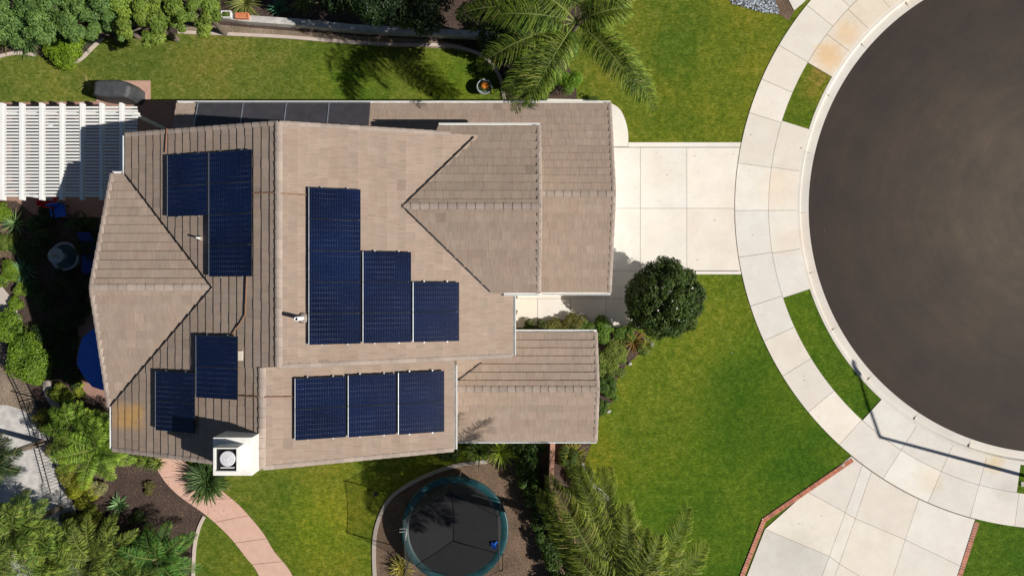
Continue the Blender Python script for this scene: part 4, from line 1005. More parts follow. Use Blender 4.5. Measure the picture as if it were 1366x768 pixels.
clump_tree('dark_shrub_tree', 'dark shaded evergreen left of the palm at the top edge', 'tree', 500, -20, 3.0, 1.8, 1.4, 18, 9000, .12, (.012, .028, .010), (.03, .06, .018), 'dark evergreens along the top edge', br=.35)
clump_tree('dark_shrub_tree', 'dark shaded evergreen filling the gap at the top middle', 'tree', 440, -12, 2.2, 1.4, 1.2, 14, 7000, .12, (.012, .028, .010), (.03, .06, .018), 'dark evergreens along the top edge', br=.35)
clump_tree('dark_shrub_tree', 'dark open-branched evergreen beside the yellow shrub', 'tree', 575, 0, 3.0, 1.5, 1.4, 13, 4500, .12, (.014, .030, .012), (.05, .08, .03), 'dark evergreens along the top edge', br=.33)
clump_tree('dark_shrub_tree', 'tall dark evergreen added beyond the top edge to shade the back bed', 'tree', 650, -70, 4.5, 2.3, 2.0, 22, 10000, .13, (.012, .030, .010), (.05, .09, .02), 'dark evergreens along the top edge', br=.35)  # tree beyond the frame, added to shade the top-middle bed
shrub('yellow_shrub', 'small yellow-leaved shrub lit by the sun behind the garden wall', 540, 30, .5, .7, 1300, .08, (.20, .20, .01), (.45, .40, .03))
# planters
def planter(px, py, w, d, h, mat, name, label, filler=None, rz=0):
    p = P(px, py, 0); t = thing(name, label, 'planter', p); mb = MB(); z0 = .385
    for (x, y, sx, sy) in ((0, d / 2 - .02, w, .04), (0, -d / 2 + .02, w, .04), (w / 2 - .02, 0, .04, d - .08), (-w / 2 + .02, 0, .04, d - .08)): mb.box((p.x + x, p.y + y, z0), sx, sy, h)
    mb.box((p.x, p.y, z0 + .01), w - .08, d - .08, h * .4); mb.build('trough', M[mat], t)
    mb = MB(); mb.box((p.x, p.y, z0 + h * .42), w - .085, d - .085, h * .3); mb.build('soil', M['mulch'] if mat != 'terracotta' else M['terracotta'], t)
    if filler: mb = MB(); crown(mb, [(p.x, p.y, z0 + h, w * .3, d * .3, .1)], 200, .06, *filler); mb.build('seedlings', M['leaf'], t)
planter(329, 27.5, .56, .25, .16, 'terracotta', 'window_box', 'long terracotta planter on the low garden wall')
planter(308, 25.5, .42, .30, .14, 'white', 'plant_trough', 'white square planter with small green plants left of the terracotta one', ((.08, .15, .03), (.2, .3, .08)))
# queen palm at top, with extra fronds added to deepen its lawn shadow
qc0, qc1 = (.025, .06, .009), (.21, .28, .045)
fr = [(-137, 3.9, .42, 1.5, .1), (-120, 3.6, .6, 1.6, 0), (-52, 3.9, .62, 1.5, .05), (-44, 4.0, .5, 1.5, 0), (-48, 4.4, .55, 1.5, .0), (-128, 4.0, .50, 1.6, .1), (170, 4.4, .5, 1.4, .25), (202, 4.0, .4, 1.5, .0), (25, 3.3, .7, 1.7, .2), (60, 3.4, .8, 1.6, 0), (95, 3.6, .6, 1.5, .3), (140, 3.6, .6, 1.5, -.2), (0, 2.2, 1.0, 2.0, .3), (232, 3.0, .2, 1.7, 0), (185, 3.4, .75, 1.7, -.2), (150, 3.0, .85, 1.7, .2)]
palm('queen_palm', 'tall feathery palm at the top edge beside the front lawn', 768, 30, 6.6, fr, .74, qc0, qc1, .14, n=100, lw=.026, lean=(-.5, -2.3), plum=.55)
shrub('leafy_shrub', 'yellow-green leafy shrub under the palm beside the garage roof', 706, 88, .85, 2.3, 3600, .12, (.05, .09, .015), (.18, .24, .04), mat='leaf')
shrub('leafy_shrub', 'dark leafy shrub with reddish tips below the palm crown', 712, 48, 1.1, 2.9, 5000, .12, (.03, .06, .015), (.14, .14, .05))
shrub('leafy_shrub', 'leafy shrub at the left foot of the palm beside the pot', 680, 66, .95, 2.6, 4200, .11, (.03, .07, .012), (.12, .19, .03))
shrub('conical_shrub', 'bright green soft shrub beside the garage corner', 756, 108, .62, 1.2, 4200, .06, (.07, .15, .008), (.17, .30, .02), nb=8)
shrub('small_shrub', 'tiny green shrub at the curved corner of the concrete border', 790, 134, .3, .4, 500, .06, (.04, .09, .01), (.12, .18, .03))
shrub('leafy_shrub', 'dense green shrub directly under the palm crown', 742, 72, .95, 1.9, 4200, .11, (.03, .07, .012), (.14, .22, .03))
shrub('leafy_shrub', 'broad-leaved shrub between the garage roof and the palm', 722, 112, .7, 1.2, 2600, .12, (.04, .08, .012), (.18, .25, .03))
shrub('leafy_shrub', 'shaded shrub filling the corner behind the flower pot', 690, 112, .65, 1.5, 2400, .11, (.02, .05, .01), (.10, .16, .025))
clump_tree('dark_shrub_tree', 'dark evergreen added under the left fronds of the top palm for shade', 'tree', 672, 16, 3.6, 1.7, 1.6, 18, 9000, .12, (.012, .030, .010), (.06, .10, .02), 'dark evergreens along the top edge', br=.35)  # tree added under the palm to cast shade on the top-middle bed
# pot with orange flowers
p = P(646, 116, .4); pt = thing('flower_pot', 'round pale pot of orange flowers on the back lawn corner', 'flower pot', (p.x, p.y, 0)); mb = MB()
mb.lathe((p.x, p.y, 0), [(.01, 0), (.18, 0), (.28, .25), (.32, .42), (.34, .45), (.30, .45), (.27, .38), (.001, .38)], 28); mb.build('pot', M['fountain'], pt, True)
mb = MB(); crown(mb, [(p.x + .03, p.y + .03, .5, .16, .14, .12)], 350, .07, (.9, .5, .05), (1, .8, .3)); 
bm_ = mb.build('flowers', M['orange'], pt)
mb = MB(); crown(mb, [(p.x, p.y, .42, .24, .22, .1)], 400, .07, (.05, .1, .03), (.12, .18, .06)); mb.build('leaves', M['leaf'], pt)
# round tree on the front lawn
RT = P(887, 399, 2.0); t = thing('camellia_tree', 'round dark green clipped tree with white blossoms beside the driveway', 'tree', (RT.x, RT.y, 0))
mb = MB(); bl = [(RT.x, RT.y, 1.8, 1.45, 1.45, 1.40)]
for i in range(60):
    a = 2.399 * i + random.uniform(-.15, .15); zz = 1 - (i + .5) / 60 * 1.25; q = math.sqrt(max(0, 1 - zz * zz)); s = random.uniform(.22, .46)
    bl.append((RT.x + math.cos(a) * q * 1.34, RT.y + math.sin(a) * q * 1.34, 1.8 + zz * 1.25, s, s, s))
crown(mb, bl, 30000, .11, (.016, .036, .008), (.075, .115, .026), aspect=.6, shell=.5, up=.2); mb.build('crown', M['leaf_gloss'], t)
trunk_limbs(t, (RT.x, RT.y, 0), (RT.x, RT.y, 1.3), .11, [b[:3] for b in bl[1:12]])
mb = MB(); 
for i in range(9):
    a = random.uniform(0, 6.28); zz = random.uniform(-.1, 1); q = math.sqrt(1 - zz * zz); c = Vector((RT.x + math.cos(a) * q * 1.66, RT.y + math.sin(a) * q * 1.66, 1.85 + zz * 1.56))
    r = random.uniform(.02, .04)
    for k in range(6):
        b = 1.047 * k; leaves(mb, np.array([[c.x + math.cos(b) * r * .7, c.y + math.sin(b) * r * .7, c.z + .03]]), np.array([[math.cos(b) * .5, math.sin(b) * .5, 1.0]]), r * 1.5, np.array([[1, 1, 1.]]), .8)
mb.build('blossoms', M['flower'], t)
mb = MB()
for i in range(60):
    q = P(random.gauss(822, 14), random.uniform(362, 432)) if i < 48 else P(random.gauss(880, 50), random.gauss(400, 50))
    if (q - Vector((RT.x, RT.y, 0))).length > 1.6: leaves(mb, np.array([[q.x, q.y, .045]]), np.array([[random.uniform(-.3, .3), random.uniform(-.3, .3), 1.0]]), random.uniform(.03, .06), np.array([[1, 1, 1.]]), .8)
tag(mb.build('fallen_petals', M['flower']), 'white petals scattered on the paving under the round tree', 'petals', kind='stuff')
# front bed plants
fb = [(738, 434, .45, .5, 'low olive shrub along the wall beside the walk', (.07, .08, .02), (.20, .19, .06)), (768, 433, .5, .6, 'rounded bronze-green shrub at the corner of the low roof', (.08, .08, .02), (.22, .20, .06)), (705, 436, .4, .45, 'shaded dark shrub at the inner end of the walk', (.03, .05, .015), (.10, .12, .03)),
      (800, 440, .55, .6, 'fresh green shrub between the walk and the round tree', (.05, .11, .015), (.14, .24, .03)), (812, 470, .6, .5, 'yellow-green groundcover mound beside the low roof', (.08, .12, .02), (.22, .26, .06)), (822, 492, .4, .4, 'small light green mound next to the lawn edge', (.08, .12, .02), (.22, .28, .06)), (806, 512, .45, .55, 'dark green shrub against the low gable end', (.03, .07, .012), (.10, .17, .03)), (804, 540, .4, .5, 'lowest green shrub against the low gable end', (.03, .07, .012), (.11, .19, .03))]
fb += [(835, 442, .5, .45, 'leafy green shrub tucked against the round tree', (.04, .09, .015), (.15, .24, .04)), (826, 478, .45, .35, 'soft light green mound left of the bronze flax', (.07, .12, .02), (.22, .30, .06)), (858, 464, .3, .3, 'small light green plant at the tip of the front bed', (.07, .12, .02), (.22, .30, .06)), (808, 492, .45, .4, 'pale green mound between the gable and the edging stones', (.07, .12, .02), (.20, .26, .06)), (815, 525, .32, .35, 'narrow green plant beside the long edging stone', (.04, .09, .015), (.15, .24, .04)), (720, 437, .35, .4, 'dark low plant beside the sunlit walk', (.03, .05, .015), (.12, .13, .04)), (752, 436, .35, .5, 'bronze-green plant between the two walk shrubs', (.07, .07, .02), (.20, .18, .06)), (785, 436, .4, .5, 'green shrub at the outer corner of the low roof', (.04, .09, .015), (.14, .22, .03))]
for (px, py, R, h, lb, a, b) in fb: shrub('bed_shrub', lb, px, py, R * 1.1, h, int(4600 * R), .075, a, b, 'shrubs around the low front roof')
rosette('flax_plant', 'reddish bronze spiky flax plant below the round tree', 845, 455, 44, .75, .045, (.13, .06, .02), (.32, .20, .07), rise=(.25, 1.3), arch=.9)
rosette('grass_clump', 'yellow-green spiky plant at the tip of the front bed', 862, 460, 40, .55, .04, (.10, .15, .03), (.24, .30, .08))
rosette('grass_clump', 'light green grassy plant left of the bronze flax', 826, 462, 50, .55, .03, (.12, .16, .04), (.28, .32, .10))
mb = MB(); rock_l = ['white edging stone at the tip of the front bed near the bronze flax', 'small white edging stone just below the spiky plant of the front bed', 'white edging stone halfway along the front bed curve', 'white edging stone left of the curve of the front bed', 'long white edging stone beside the dark gable shrub', 'lowest white edging stone of the front bed']
for (px, py, r), lb in zip([(869, 459, .11), (860, 468, .07), (840, 485, .10), (827, 497, .08), (819, 527, .10), (812, 548, .11)], rock_l):
    p = P(px, py); mb = MB(); stone_shape(mb, (p.x, p.y, .004), r, (1.5, 1.45, 1.3), .7); tag(mb.build('edging_stone', M['stone'], origin=p), lb, 'stone', 'white edging stones of the front bed')

# big strap-leaved plant by the chimney
rosette('strap_leaf_plant', 'dark green spiky plant below the chimney beside the pink path', 282, 636, 90, 1.15, .075, (.025, .06, .02), (.10, .16, .06), rise=(.15, 1.3), arch=1.0, heads=3, spread=.3)
for (px, py), lb in zip([(197, 615), (212, 617), (186, 612)], ['middle grass tuft under the lower left eave', 'right grass tuft under the lower left eave by the pink path', 'left grass tuft under the lower left eave']): rosette('grass_clump', lb, px, py, 60, .45, .025, (.07, .12, .02), (.20, .26, .06))
# left-hand palms
lc0, lc1 = (.05, .12, .014), (.26, .38, .055)
pal = [(128, 598, 2.1, 1.7, 15, 'bright green feathery palm beside the lower left eave', lc0, lc1, .42), (98, 570, 1.7, 1.3, 12, 'smaller bright palm behind the one at the lower left eave', lc0, lc1, .36),
       (22, 705, 2.6, 1.6, 26, 'bushy palm in the lower left corner beside the rough path', (.015, .04, .008), (.24, .34, .07), .42), (-22, 745, 3.0, 1.6, 20, 'bushy palm cut by the left edge at the bottom', (.025, .05, .012), (.17, .24, .06), .42), (68, 742, 2.2, 1.55, 26, 'bushy palm at the bottom edge, right of the corner palm', (.015, .045, .008), (.25, .36, .06), .42),
       (124, 745, 2.0, 2.0, 18, 'feathery palm at the bottom edge with fronds reaching up right', (.018, .05, .008), (.27, .33, .07), .40), (212, 745, 1.5, 1.7, 16, 'dark green fern-like palm beside the narrow edging', (.03, .09, .022), (.11, .24, .05), .42), (-12, 612, 3.0, 1.2, 14, 'shaded dark palm at the left edge beside the rough path', (.012, .028, .012), (.035, .06, .022), .45)]
for (px, py, zc, L_, n, lb, a, b, w) in pal: palm('feather_palm', lb, px, py, zc, ringfronds(int(n * 1.25), L_, (.0, 1.15), (.9, 1.6), random.uniform(0, 360)), w, a, b, .11, group='feathery palms around the lower left garden', n=66, lw=.020, plum=.75)
# yellow-green low shrubs, left garden
lg = [(62, 560, .45, .6, 'yellow-green shrub at the bend of the iron fence', (.10, .12, .01), (.32, .30, .05), 1800), (110, 655, .55, .6, 'yellow-green rounded shrub left of the mulch', (.10, .13, .008), (.34, .34, .03), 2600), (95, 640, .4, .5, 'small yellow shrub just left of the rounded one', (.12, .13, .02), (.36, .34, .08), 1500), (128, 645, .38, .5, 'pale flowering shrub at the edge of the mulch', (.16, .17, .06), (.45, .42, .25), 1500), (122, 690, .45, .5, 'olive shrub below the small agave', (.07, .09, .01), (.22, .24, .03), 1700),
      (75, 595, .35, .5, 'pale shrub along the rough path', (.12, .12, .03), (.34, .32, .12), 1300), (88, 618, .35, .45, 'low olive shrub along the rough path', (.08, .09, .01), (.24, .24, .04), 1200), (85, 530, .42, .6, 'green shrub between the stepping path and the umbrella', (.07, .11, .01), (.24, .30, .04), 1800), (92, 548, .32, .5, 'small yellowish shrub below the stepping path', (.10, .12, .01), (.28, .30, .05), 1200), (96, 698, .5, .5, 'dark low shrub right of the rough path', (.02, .04, .01), (.08, .10, .03), 1500)]
for (px, py, R, h, lb, a, b, n) in lg: shrub('garden_shrub', lb, px, py, R * 1.35, h, int(n * 1.6), .07, a, b, 'low shrubs around the lower left garden')
hd = [(40, 475, 1.0, 1.2, 'bright green leafy bush beside the iron fence', 5200), (18, 440, .7, 1.1, 'upper green bush at the left edge below the pale path', 3000), (48, 495, .55, .8, 'lower end of the bright bush row by the fence', 2200), (8, 425, .5, .9, 'small dark green bush at the left edge', 1700)]
for (px, py, R, h, lb, n) in hd: shrub('leafy_bush', lb, px, py, R, h, n, .11, (.05, .11, .012), (.19, .29, .03), 'bushes beside the iron fence', nb=12)
for (px, py, R, h, lb, n) in [(10, 365, .6, .6, 'bright green low plant above the pale garden path', 2400), (5, 280, .5, .5, 'bright green low plant below the pergola corner', 1800), (22, 400, .4, .4, 'light green plant right of the pale garden path', 1200)]: shrub('groundcover_plant', lb, px, py, R, h, n, .07, (.07, .13, .01), (.20, .30, .03), 'bright low plants at the left edge')
rosette('agave', 'green spiky agave lit by the sun below the pergola', 22, 298, 34, .68, .06, (.10, .18, .08), (.22, .32, .16), rise=(.1, 1.3), arch=.4)
rosette('agave', 'blue-green agave in the shade left of the fountain', 34, 362, 38, .72, .085, (.06, .15, .10), (.14, .26, .17), rise=(.1, 1.3), arch=.5)
rosette('agave', 'small pale green agave on the mulch bed', 160, 672, 22, .55, .11, (.10, .20, .10), (.20, .32, .18), rise=(.1, 1.2), arch=.4)
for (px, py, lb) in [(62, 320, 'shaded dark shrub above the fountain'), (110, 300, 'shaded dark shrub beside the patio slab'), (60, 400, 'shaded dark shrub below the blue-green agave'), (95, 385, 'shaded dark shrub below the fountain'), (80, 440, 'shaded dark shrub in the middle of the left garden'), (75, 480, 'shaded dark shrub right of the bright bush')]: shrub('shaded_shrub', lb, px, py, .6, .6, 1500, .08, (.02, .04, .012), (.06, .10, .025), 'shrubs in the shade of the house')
more = [(118, 330, .5, 'added shade-tinted plant between the fountain and the sun lounger'), (60, 290, .45, 'added shade-tinted plant below the red chair'), (50, 345, .5, 'added shade-tinted plant at the left of the fountain'), (105, 420, .55, 'added shade-tinted shrub left of the umbrella'), (85, 415, .6, 'added shade-tinted shrub in the centre of the shaded garden'), (60, 440, .55, 'dark shrub right of the pale path slab'), (95, 465, .5, 'dark shrub touching the umbrella shade'), (100, 500, .45, 'shrub below the umbrella at the left'), (120, 560, .5, 'dark shrub below the umbrella patio'), (140, 575, .45, 'dark shrub against the lower left wall'), (80, 375, .5, 'dark fern-like shrub below the fountain basin'), (115, 385, .5, 'dark shrub under the left gable')]
for (px, py, R, lb) in more: shrub('shaded_shrub', lb, px, py, R * 1.2, .7, 1700, .08, (.012, .026, .008), (.045, .075, .02), 'shrubs in the shade of the house')  # added shrubs with house shade put into their dark leaf tints
ex = [(150, 700, .5, .45, 'low olive shrub right of the small pale agave', (.03, .05, .01), (.12, .15, .03)), (140, 625, .5, .5, 'pale green shrub between the bright palm and the mulch', (.08, .11, .02), (.26, .28, .08)), (172, 725, .45, .4, 'low shrub between the two bottom palms', (.02, .04, .01), (.12, .16, .03)), (100, 600, .5, .5, 'olive shrub beneath the bright palm at the lower left', (.05, .08, .01), (.20, .22, .03)), (235, 760, .5, .5, 'dark low shrub by the narrow edging at the bottom', (.02, .05, .01), (.10, .16, .03)), (245, 725, .4, .35, 'small dark shrub beside the narrow edging', (.02, .05, .01), (.10, .16, .03)), (75, 520, .4, .4, 'yellowish plant on the right of the stepping path', (.08, .11, .01), (.26, .28, .04)), (105, 520, .35, .45, 'yellow-green plant at the foot of the umbrella patio', (.08, .11, .01), (.28, .32, .04)), (60, 500, .3, .35, 'small plant left of the stepping slab', (.05, .09, .01), (.18, .24, .03))]
for (px, py, R, h, lb, a, b) in ex: shrub('garden_shrub', lb, px, py, R, h, int(3800 * R), .07, a, b, 'low shrubs around the lower left garden')
palm('feather_palm', 'narrow bright palm squeezed between the two lower left palms', 150, 585, 1.8, ringfronds(14, 1.2, (.2, 1.2), (.9, 1.5)), .34, lc0, lc1, .1, group='feathery palms around the lower left garden', n=60, lw=.018, plum=.75)
palm('feather_palm', 'dark feathery palm at the bottom edge between the bright ones', 168, 770, 1.9, ringfronds(18, 1.5, (.0, 1.1), (.9, 1.5)), .4, (.02, .05, .012), (.14, .22, .045), .1, group='feathery palms around the lower left garden', n=60, lw=.02, plum=.75)
for (px, py, R, h, lb, a, b) in [(10, 320, .5, .4, 'low green plant left of the sunlit agave', (.05, .09, .015), (.18, .24, .05)), (30, 330, .5, .45, 'dark green plant between the two left agaves', (.02, .05, .012), (.08, .14, .03)), (45, 300, .5, .5, 'dark green plant right of the sunlit agave', (.02, .05, .012), (.07, .12, .03)), (45, 385, .45, .5, 'dark green plant below the blue-green agave', (.02, .05, .012), (.08, .13, .03)), (28, 385, .35, .35, 'light green plant at the end of the pale path slab', (.06, .11, .015), (.20, .28, .04)),
      (200, 650, .3, .2, 'tiny brown-green plant in the mulch', (.07, .06, .02), (.18, .16, .06)), (185, 690, .35, .3, 'small dark plant low on the mulch', (.02, .04, .012), (.09, .13, .03)), (600, 606, .5, .6, 'dark shrub added to deepen the shadow under the lower eave beside the spiky plants', (.015, .035, .01), (.06, .10, .02)), (690, 600, .5, .7, 'dark shrub added to deepen the shadow under the low roof edge right of the spiky plants', (.015, .035, .01), (.07, .12, .02))]: shrub('garden_shrub', lb, px, py, R, h, int(3800 * R), .07, a, b, 'small plants filling the beds')  # the two dark shrubs by the spiky plants are added to deepen eave shadow
for (px, py, R, h, lb) in [(770, 640, .7, .7, 'dark understorey shrub beneath the upper palm fronds'), (790, 680, .8, .7, 'dark understorey shrub in the middle of the palm bed'), (820, 720, .8, .7, 'dark understorey shrub at the lower right of the palm bed'), (770, 725, .8, .7, 'dark understorey shrub beside the lower brick wall'), (850, 750, .7, .6, 'dark understorey shrub by the lawn at the bottom edge'), (755, 610, .5, .6, 'olive shrub at the top of the palm bed')]: shrub('understorey_shrub', lb, px, py, R, h, int(3600 * R), .085, (.03, .055, .012), (.11, .16, .03), 'shrubs beneath the bottom palms')
# lower middle palms
m0, m1 = (.03, .06, .009), (.25, .29, .048)
fr = [(118, 5.2, .55, 1.35, .05), (126, 4.7, .42, 1.3, .05), (109, 5.0, .45, 1.3, -.05), (132, 3.6, .55, 1.4, 0), (100, 4.6, .35, 1.2, -.1), (50, 4.2, .5, 1.5, .1), (28, 3.8, .45, 1.5, .1), (150, 2.2, .8, 1.6, .1), (75, 3.2, .9, 1.7, 0), (190, 1.9, .8, 1.5, 0), (230, 2.4, .7, 1.5, 0), (270, 2.2, .8, 1.5, 0), (310, 2.4, .8, 1.6, 0), (350, 2.6, .8, 1.6, 0), (85, 3.6, .7, 1.5, .1), (65, 3.2, .9, 1.6, 0), (125, 3.0, .9, 1.7, .2), (10, 3.4, .7, 1.7, .1)]
palm('queen_palm', 'large feathery palm at the bottom edge between the brick wall and front lawn', 826, 800, 7.2, fr, .74, m0, m1, .17, n=104, lw=.026, plum=.5)
fr = [(104, 2.7, .5, 1.5, .1), (122, 2.6, .45, 1.5, 0), (136, 1.9, .6, 1.6, 0), (75, 2.2, .5, 1.5, .1), (20, 1.6, .6, 1.6, 0), (270, 1.9, .5, 1.5, 0), (305, 2.2, .4, 1.5, 0), (115, 2.0, .9, 1.7, 0), (350, 1.8, .6, 1.5, 0), (290, 1.4, 1.0, 1.6, 0)]
palm('feather_palm', 'shorter palm between the brick wall and the large palm', 800, 690, 2.8, fr, .5, m0, m1, .13, n=48, lw=.026)
rosette('grass_clump', 'yellow-green arching plant at the corner of the low roof above the palms', 762, 604, 60, .7, .035, (.16, .16, .02), (.38, .34, .06), heads=2, spread=.3)
rosette('fan_plant', 'bright yellow-green spiky plant below the low roof', 668, 606, 80, .8, .04, (.12, .18, .02), (.30, .38, .05), z=.5, stemh=.5, rise=(.0, 1.4), arch=.7)
rosette('fan_plant', 'dark green spiky plant left of the bright one below the low roof', 638, 604, 60, .8, .045, (.04, .08, .02), (.14, .20, .05), z=.4, stemh=.4, rise=(.0, 1.4), arch=.7)
vs_ = [(700, 622, .5), (705, 645, .4), (718, 660, .5), (722, 690, .45), (732, 715, .5), (738, 745, .45), (714, 605, .45), (745, 775, .5)]
vl = ['dark leafy shrub at the top of the brick wall', 'small leafy plant below the top shrub by the brick wall', 'leafy shrub at the bend of the brick wall', 'leafy plant halfway down beside the brick wall', 'leafy shrub beside the lower brick wall', 'leafy plant next to the lower end of the brick wall', 'dark plant under the low roof by the brick wall', 'leafy plant cut by the bottom edge beside the brick wall']
for (px, py, R), lb in zip(vs_, vl): shrub('wall_shrub', lb, px, py, R * 1.25, .9, 1500, .10, (.014, .036, .01), (.08, .14, .025), 'leafy plants along the brick wall')
rosette('bronze_plant', 'yellow-bronze branching plant below the trampoline rim', 536, 758, 46, .7, .05, (.16, .14, .03), (.38, .32, .10), heads=2, spread=.2)
# brick retaining wall
W = G([(735.5, 580), (733, 640), (748, 685), (765, 715), (785, 752), (808, 800)]); wt = thing('brick_wall', 'thin red-brown garden wall between the trampoline bed and the palms', 'garden wall', (*W[0], 0))
mb = MB(); strip(mb, W, .16, 0, 1.1, (.42, .22, .15)); mb.build('wall_face', M['brick'], wt)
mb = MB(); strip(mb, W, .20, 1.102, 1.15, (.50, .26, .18)); mb.build('coping', M['brick'], wt)
# ------------------------------------------------------------------ trampoline
TC = Vector((P(607, 0, .9).x, P(0, 706, .9).y, 0)); tr = thing('trampoline', 'round black trampoline with teal rim pad and tall safety net', 'trampoline', TC)
R0 = 2.28
def ringpt(r, a, z): return (TC.x + r * math.cos(a), TC.y + r * math.sin(a), z)
mb = MB(); mb.lathe((TC.x, TC.y, .9), [(R0, -.05), (R0, .015), (R0 - .06, .03), (R0 - .27, .02), (R0 - .30, -.01)], 72); mb.build('rim_pad', M['teal'], tr, True)
mb = MB(); n = 72; mb.add([ringpt(R0 - .27, 2 * math.pi * k / n, .895) for k in range(n)], [tuple(range(n))]); mb.build('jump_mat', M['blackmat'], tr)
mb = MB(); mb.tube([ringpt(R0 - .05, 2 * math.pi * k / 48, .84) for k in range(49)], .025, 6); mb.build('frame_ring', M['steel'], tr)
for k in range(6):
    a = math.radians(25 + 60 * k); mb = MB(); mb.tube([ringpt(R0 - .05, a, .84), ringpt(R0 + .02, a, .03)], .025, 6); mb.build('leg', M['steel'], tr)
    mb = MB(); mb.tube([ringpt(R0 + .02, a + .13, .5), ringpt(R0 + .02, a + .13, 2.55), ringpt(R0 - .1, a + .13, 2.72)], .024, 8); mb.build('net_pole', M['darkmetal'], tr)
mb = MB(); pts = [ringpt(R0 - .12, math.radians(25 + 60 * k) + .13, 2.7) for k in range(7)]
def sag(a, b, s, n=6): a, b = Vector(a), Vector(b); return [a.lerp(b, i / n) - Vector((0, 0, s * 4 * (i / n) * (1 - i / n))) for i in range(n + 1)]
full = []
for a, b in zip(pts[:-1], pts[1:]): full += sag(a, b, .06)[:-1]
full.append(Vector(pts[-1])); mb.tube(full, .012, 5); mb.build('net_cord', M['darkmetal'], tr)
mb = MB(); low = [Vector(ringpt(R0 - .3, math.atan2(p.y - TC.y, p.x - TC.x), .91)) for p in full]
k = len(full); mb.add([tuple(p) for p in full] + [tuple(p) for p in low], [(i, i + 1, k + i + 1, k + i) for i in range(k - 1)]); mb.build('safety_net', M['net'], tr)
mb = MB(); p = ringpt(R0 - .5, -.35, .93)
for i in range(14): leaves(mb, np.array([[p[0] + random.uniform(-.1, .1), p[1] + random.uniform(-.16, .16), p[2] + random.uniform(0, .08)]]), np.array([[random.uniform(-1, 1), random.uniform(-1, 1), 1.]]), .16, np.array([[1, 1, 1.]]), .7)
tag(mb.build('cloth', M['blue_fab'], origin=p), 'small crumpled blue cloth lying on the right side of the trampoline', 'cloth')
# stool-like ladder hooks on the rim
mb = MB()
for dy in (0, .12):
    c = ringpt(R0 - .12, math.pi - .02 + dy / 2, .93); mb.tube([(c[0] - .2, c[1], .96), (c[0], c[1] + .03, .99), (c[0] + .12, c[1], .95), (c[0] + .05, c[1] - .35, .93)], .012, 5)
mb.build('ladder_hook', M['white'], tr)
# small black lawn light
p = P(503, 656); t = thing('garden_light', 'small black garden light standing on the lawn left of the trampoline', 'garden light', p)
mb = MB(); mb.tube([(p.x, p.y, 0), (p.x, p.y, .25)], .012, 6); mb.build('stake', M['darkmetal'], t); mb = MB(); mb.box((p.x, p.y, .25), .18, .15, .07); mb.build('lamp_head', M['darkmetal'], t)

# ------------------------------------------------------------------ barbecue under cover
p = P(157, 122, .6); t = thing('covered_barbecue', 'barbecue under a dark grey fitted cover on the pink pad', 'barbecue', (p.x, p.y, 0)); mb = MB()
sil = lambda s, yo=0: [(-.86 * s, -.28 * s + yo), (-.80 * s, .30 * s + yo), (-.55 * s, .40 * s + yo), (.25 * s, .42 * s + yo), (.60 * s, .34 * s + yo), (.88 * s, .12 * s + yo), (.88 * s, -.26 * s + yo), (.72 * s, -.44 * s + yo), (-.35 * s, -.40 * s + yo), (-.66 * s, -.36 * s + yo)]
lv = [(1.0, .04, 0), (.985, .5, 0), (.96, .85, 0), (.90, 1.06, -.01), (.74, 1.14, -.02), (.2, 1.17, -.02)]; vs = []
for s, z, yo in lv:
    for (x, y) in sil(s, yo): vs.append((p.x + x, p.y + y + random.uniform(-.008, .008), z + random.uniform(-.01, .01)))
m = 10; fs = [(i * m + k, i * m + (k + 1) % m, (i + 1) * m + (k + 1) % m, (i + 1) * m + k) for i in range(len(lv) - 1) for k in range(m)] + [tuple(range((len(lv) - 1) * m, len(lv) * m))]
fs = [f[::-1] for f in fs[:-1]] + [fs[-1][::-1]]
mb.add(vs, fs); o = mb.build('cover', M['grey_cover'], t); bevel(o, .035, 3)
mb = MB()
for x, y in ((-.6, -.25), (.6, -.25), (-.6, .25), (.6, .25)): mb.tube([(p.x + x, p.y + y - .02, .07), (p.x + x, p.y + y + .03, .07)], .05, 12)
mb.build('caster', M['darkmetal'], t)
rosette('weed_tuft', 'thin dry weeds sticking out left of the barbecue', 118, 112, 14, .5, .02, (.25, .24, .12), (.4, .38, .2), rise=(.1, .9), arch=.4)
# umbrella
UC = P(146, 477, 2.45); t = thing('patio_umbrella', 'blue patio umbrella half hidden under the left roof edge', 'umbrella', (UC.x, UC.y, 0)); mb = MB(); n = 8; R = 1.42
vs = [(UC.x, UC.y, 2.75)] ; 
for q, z in ((.5, 2.57), (1.0, 2.32)):
    for k in range(n * 3):
        a = 2 * math.pi * k / (n * 3) + .2; sc = 1 - (.03 if k % 3 else 0); vs.append((UC.x + R * q * sc * math.cos(a), UC.y + R * q * sc * math.sin(a), z - (.02 if k % 3 else 0)))
m = n * 3; fs = [(0, 1 + k, 1 + (k + 1) % m) for k in range(m)] + [(1 + k, 1 + m + k, 1 + m + (k + 1) % m, 1 + (k + 1) % m) for k in range(m)]
mb.add(vs, fs); mb.build('canopy', M['blue_fab'], t)
mb = MB(); mb.tube([(UC.x, UC.y, .05), (UC.x, UC.y, 2.82)], .022, 8); mb.build('pole', M['white'], t); mb = MB(); mb.lathe((UC.x, UC.y, .02), [(.26, 0), (.26, .05), (.05, .1), (.03, .3)], 20); mb.build('base', M['darkmetal'], t)
mb = MB()
for k in range(8): a = 2 * math.pi * k / 8 + .2; mb.bar((UC.x, UC.y, 2.70), (UC.x + R * .97 * math.cos(a), UC.y + R * .97 * math.sin(a), 2.29), .015, .015)
mb.build('ribs', M['darkmetal'], t)
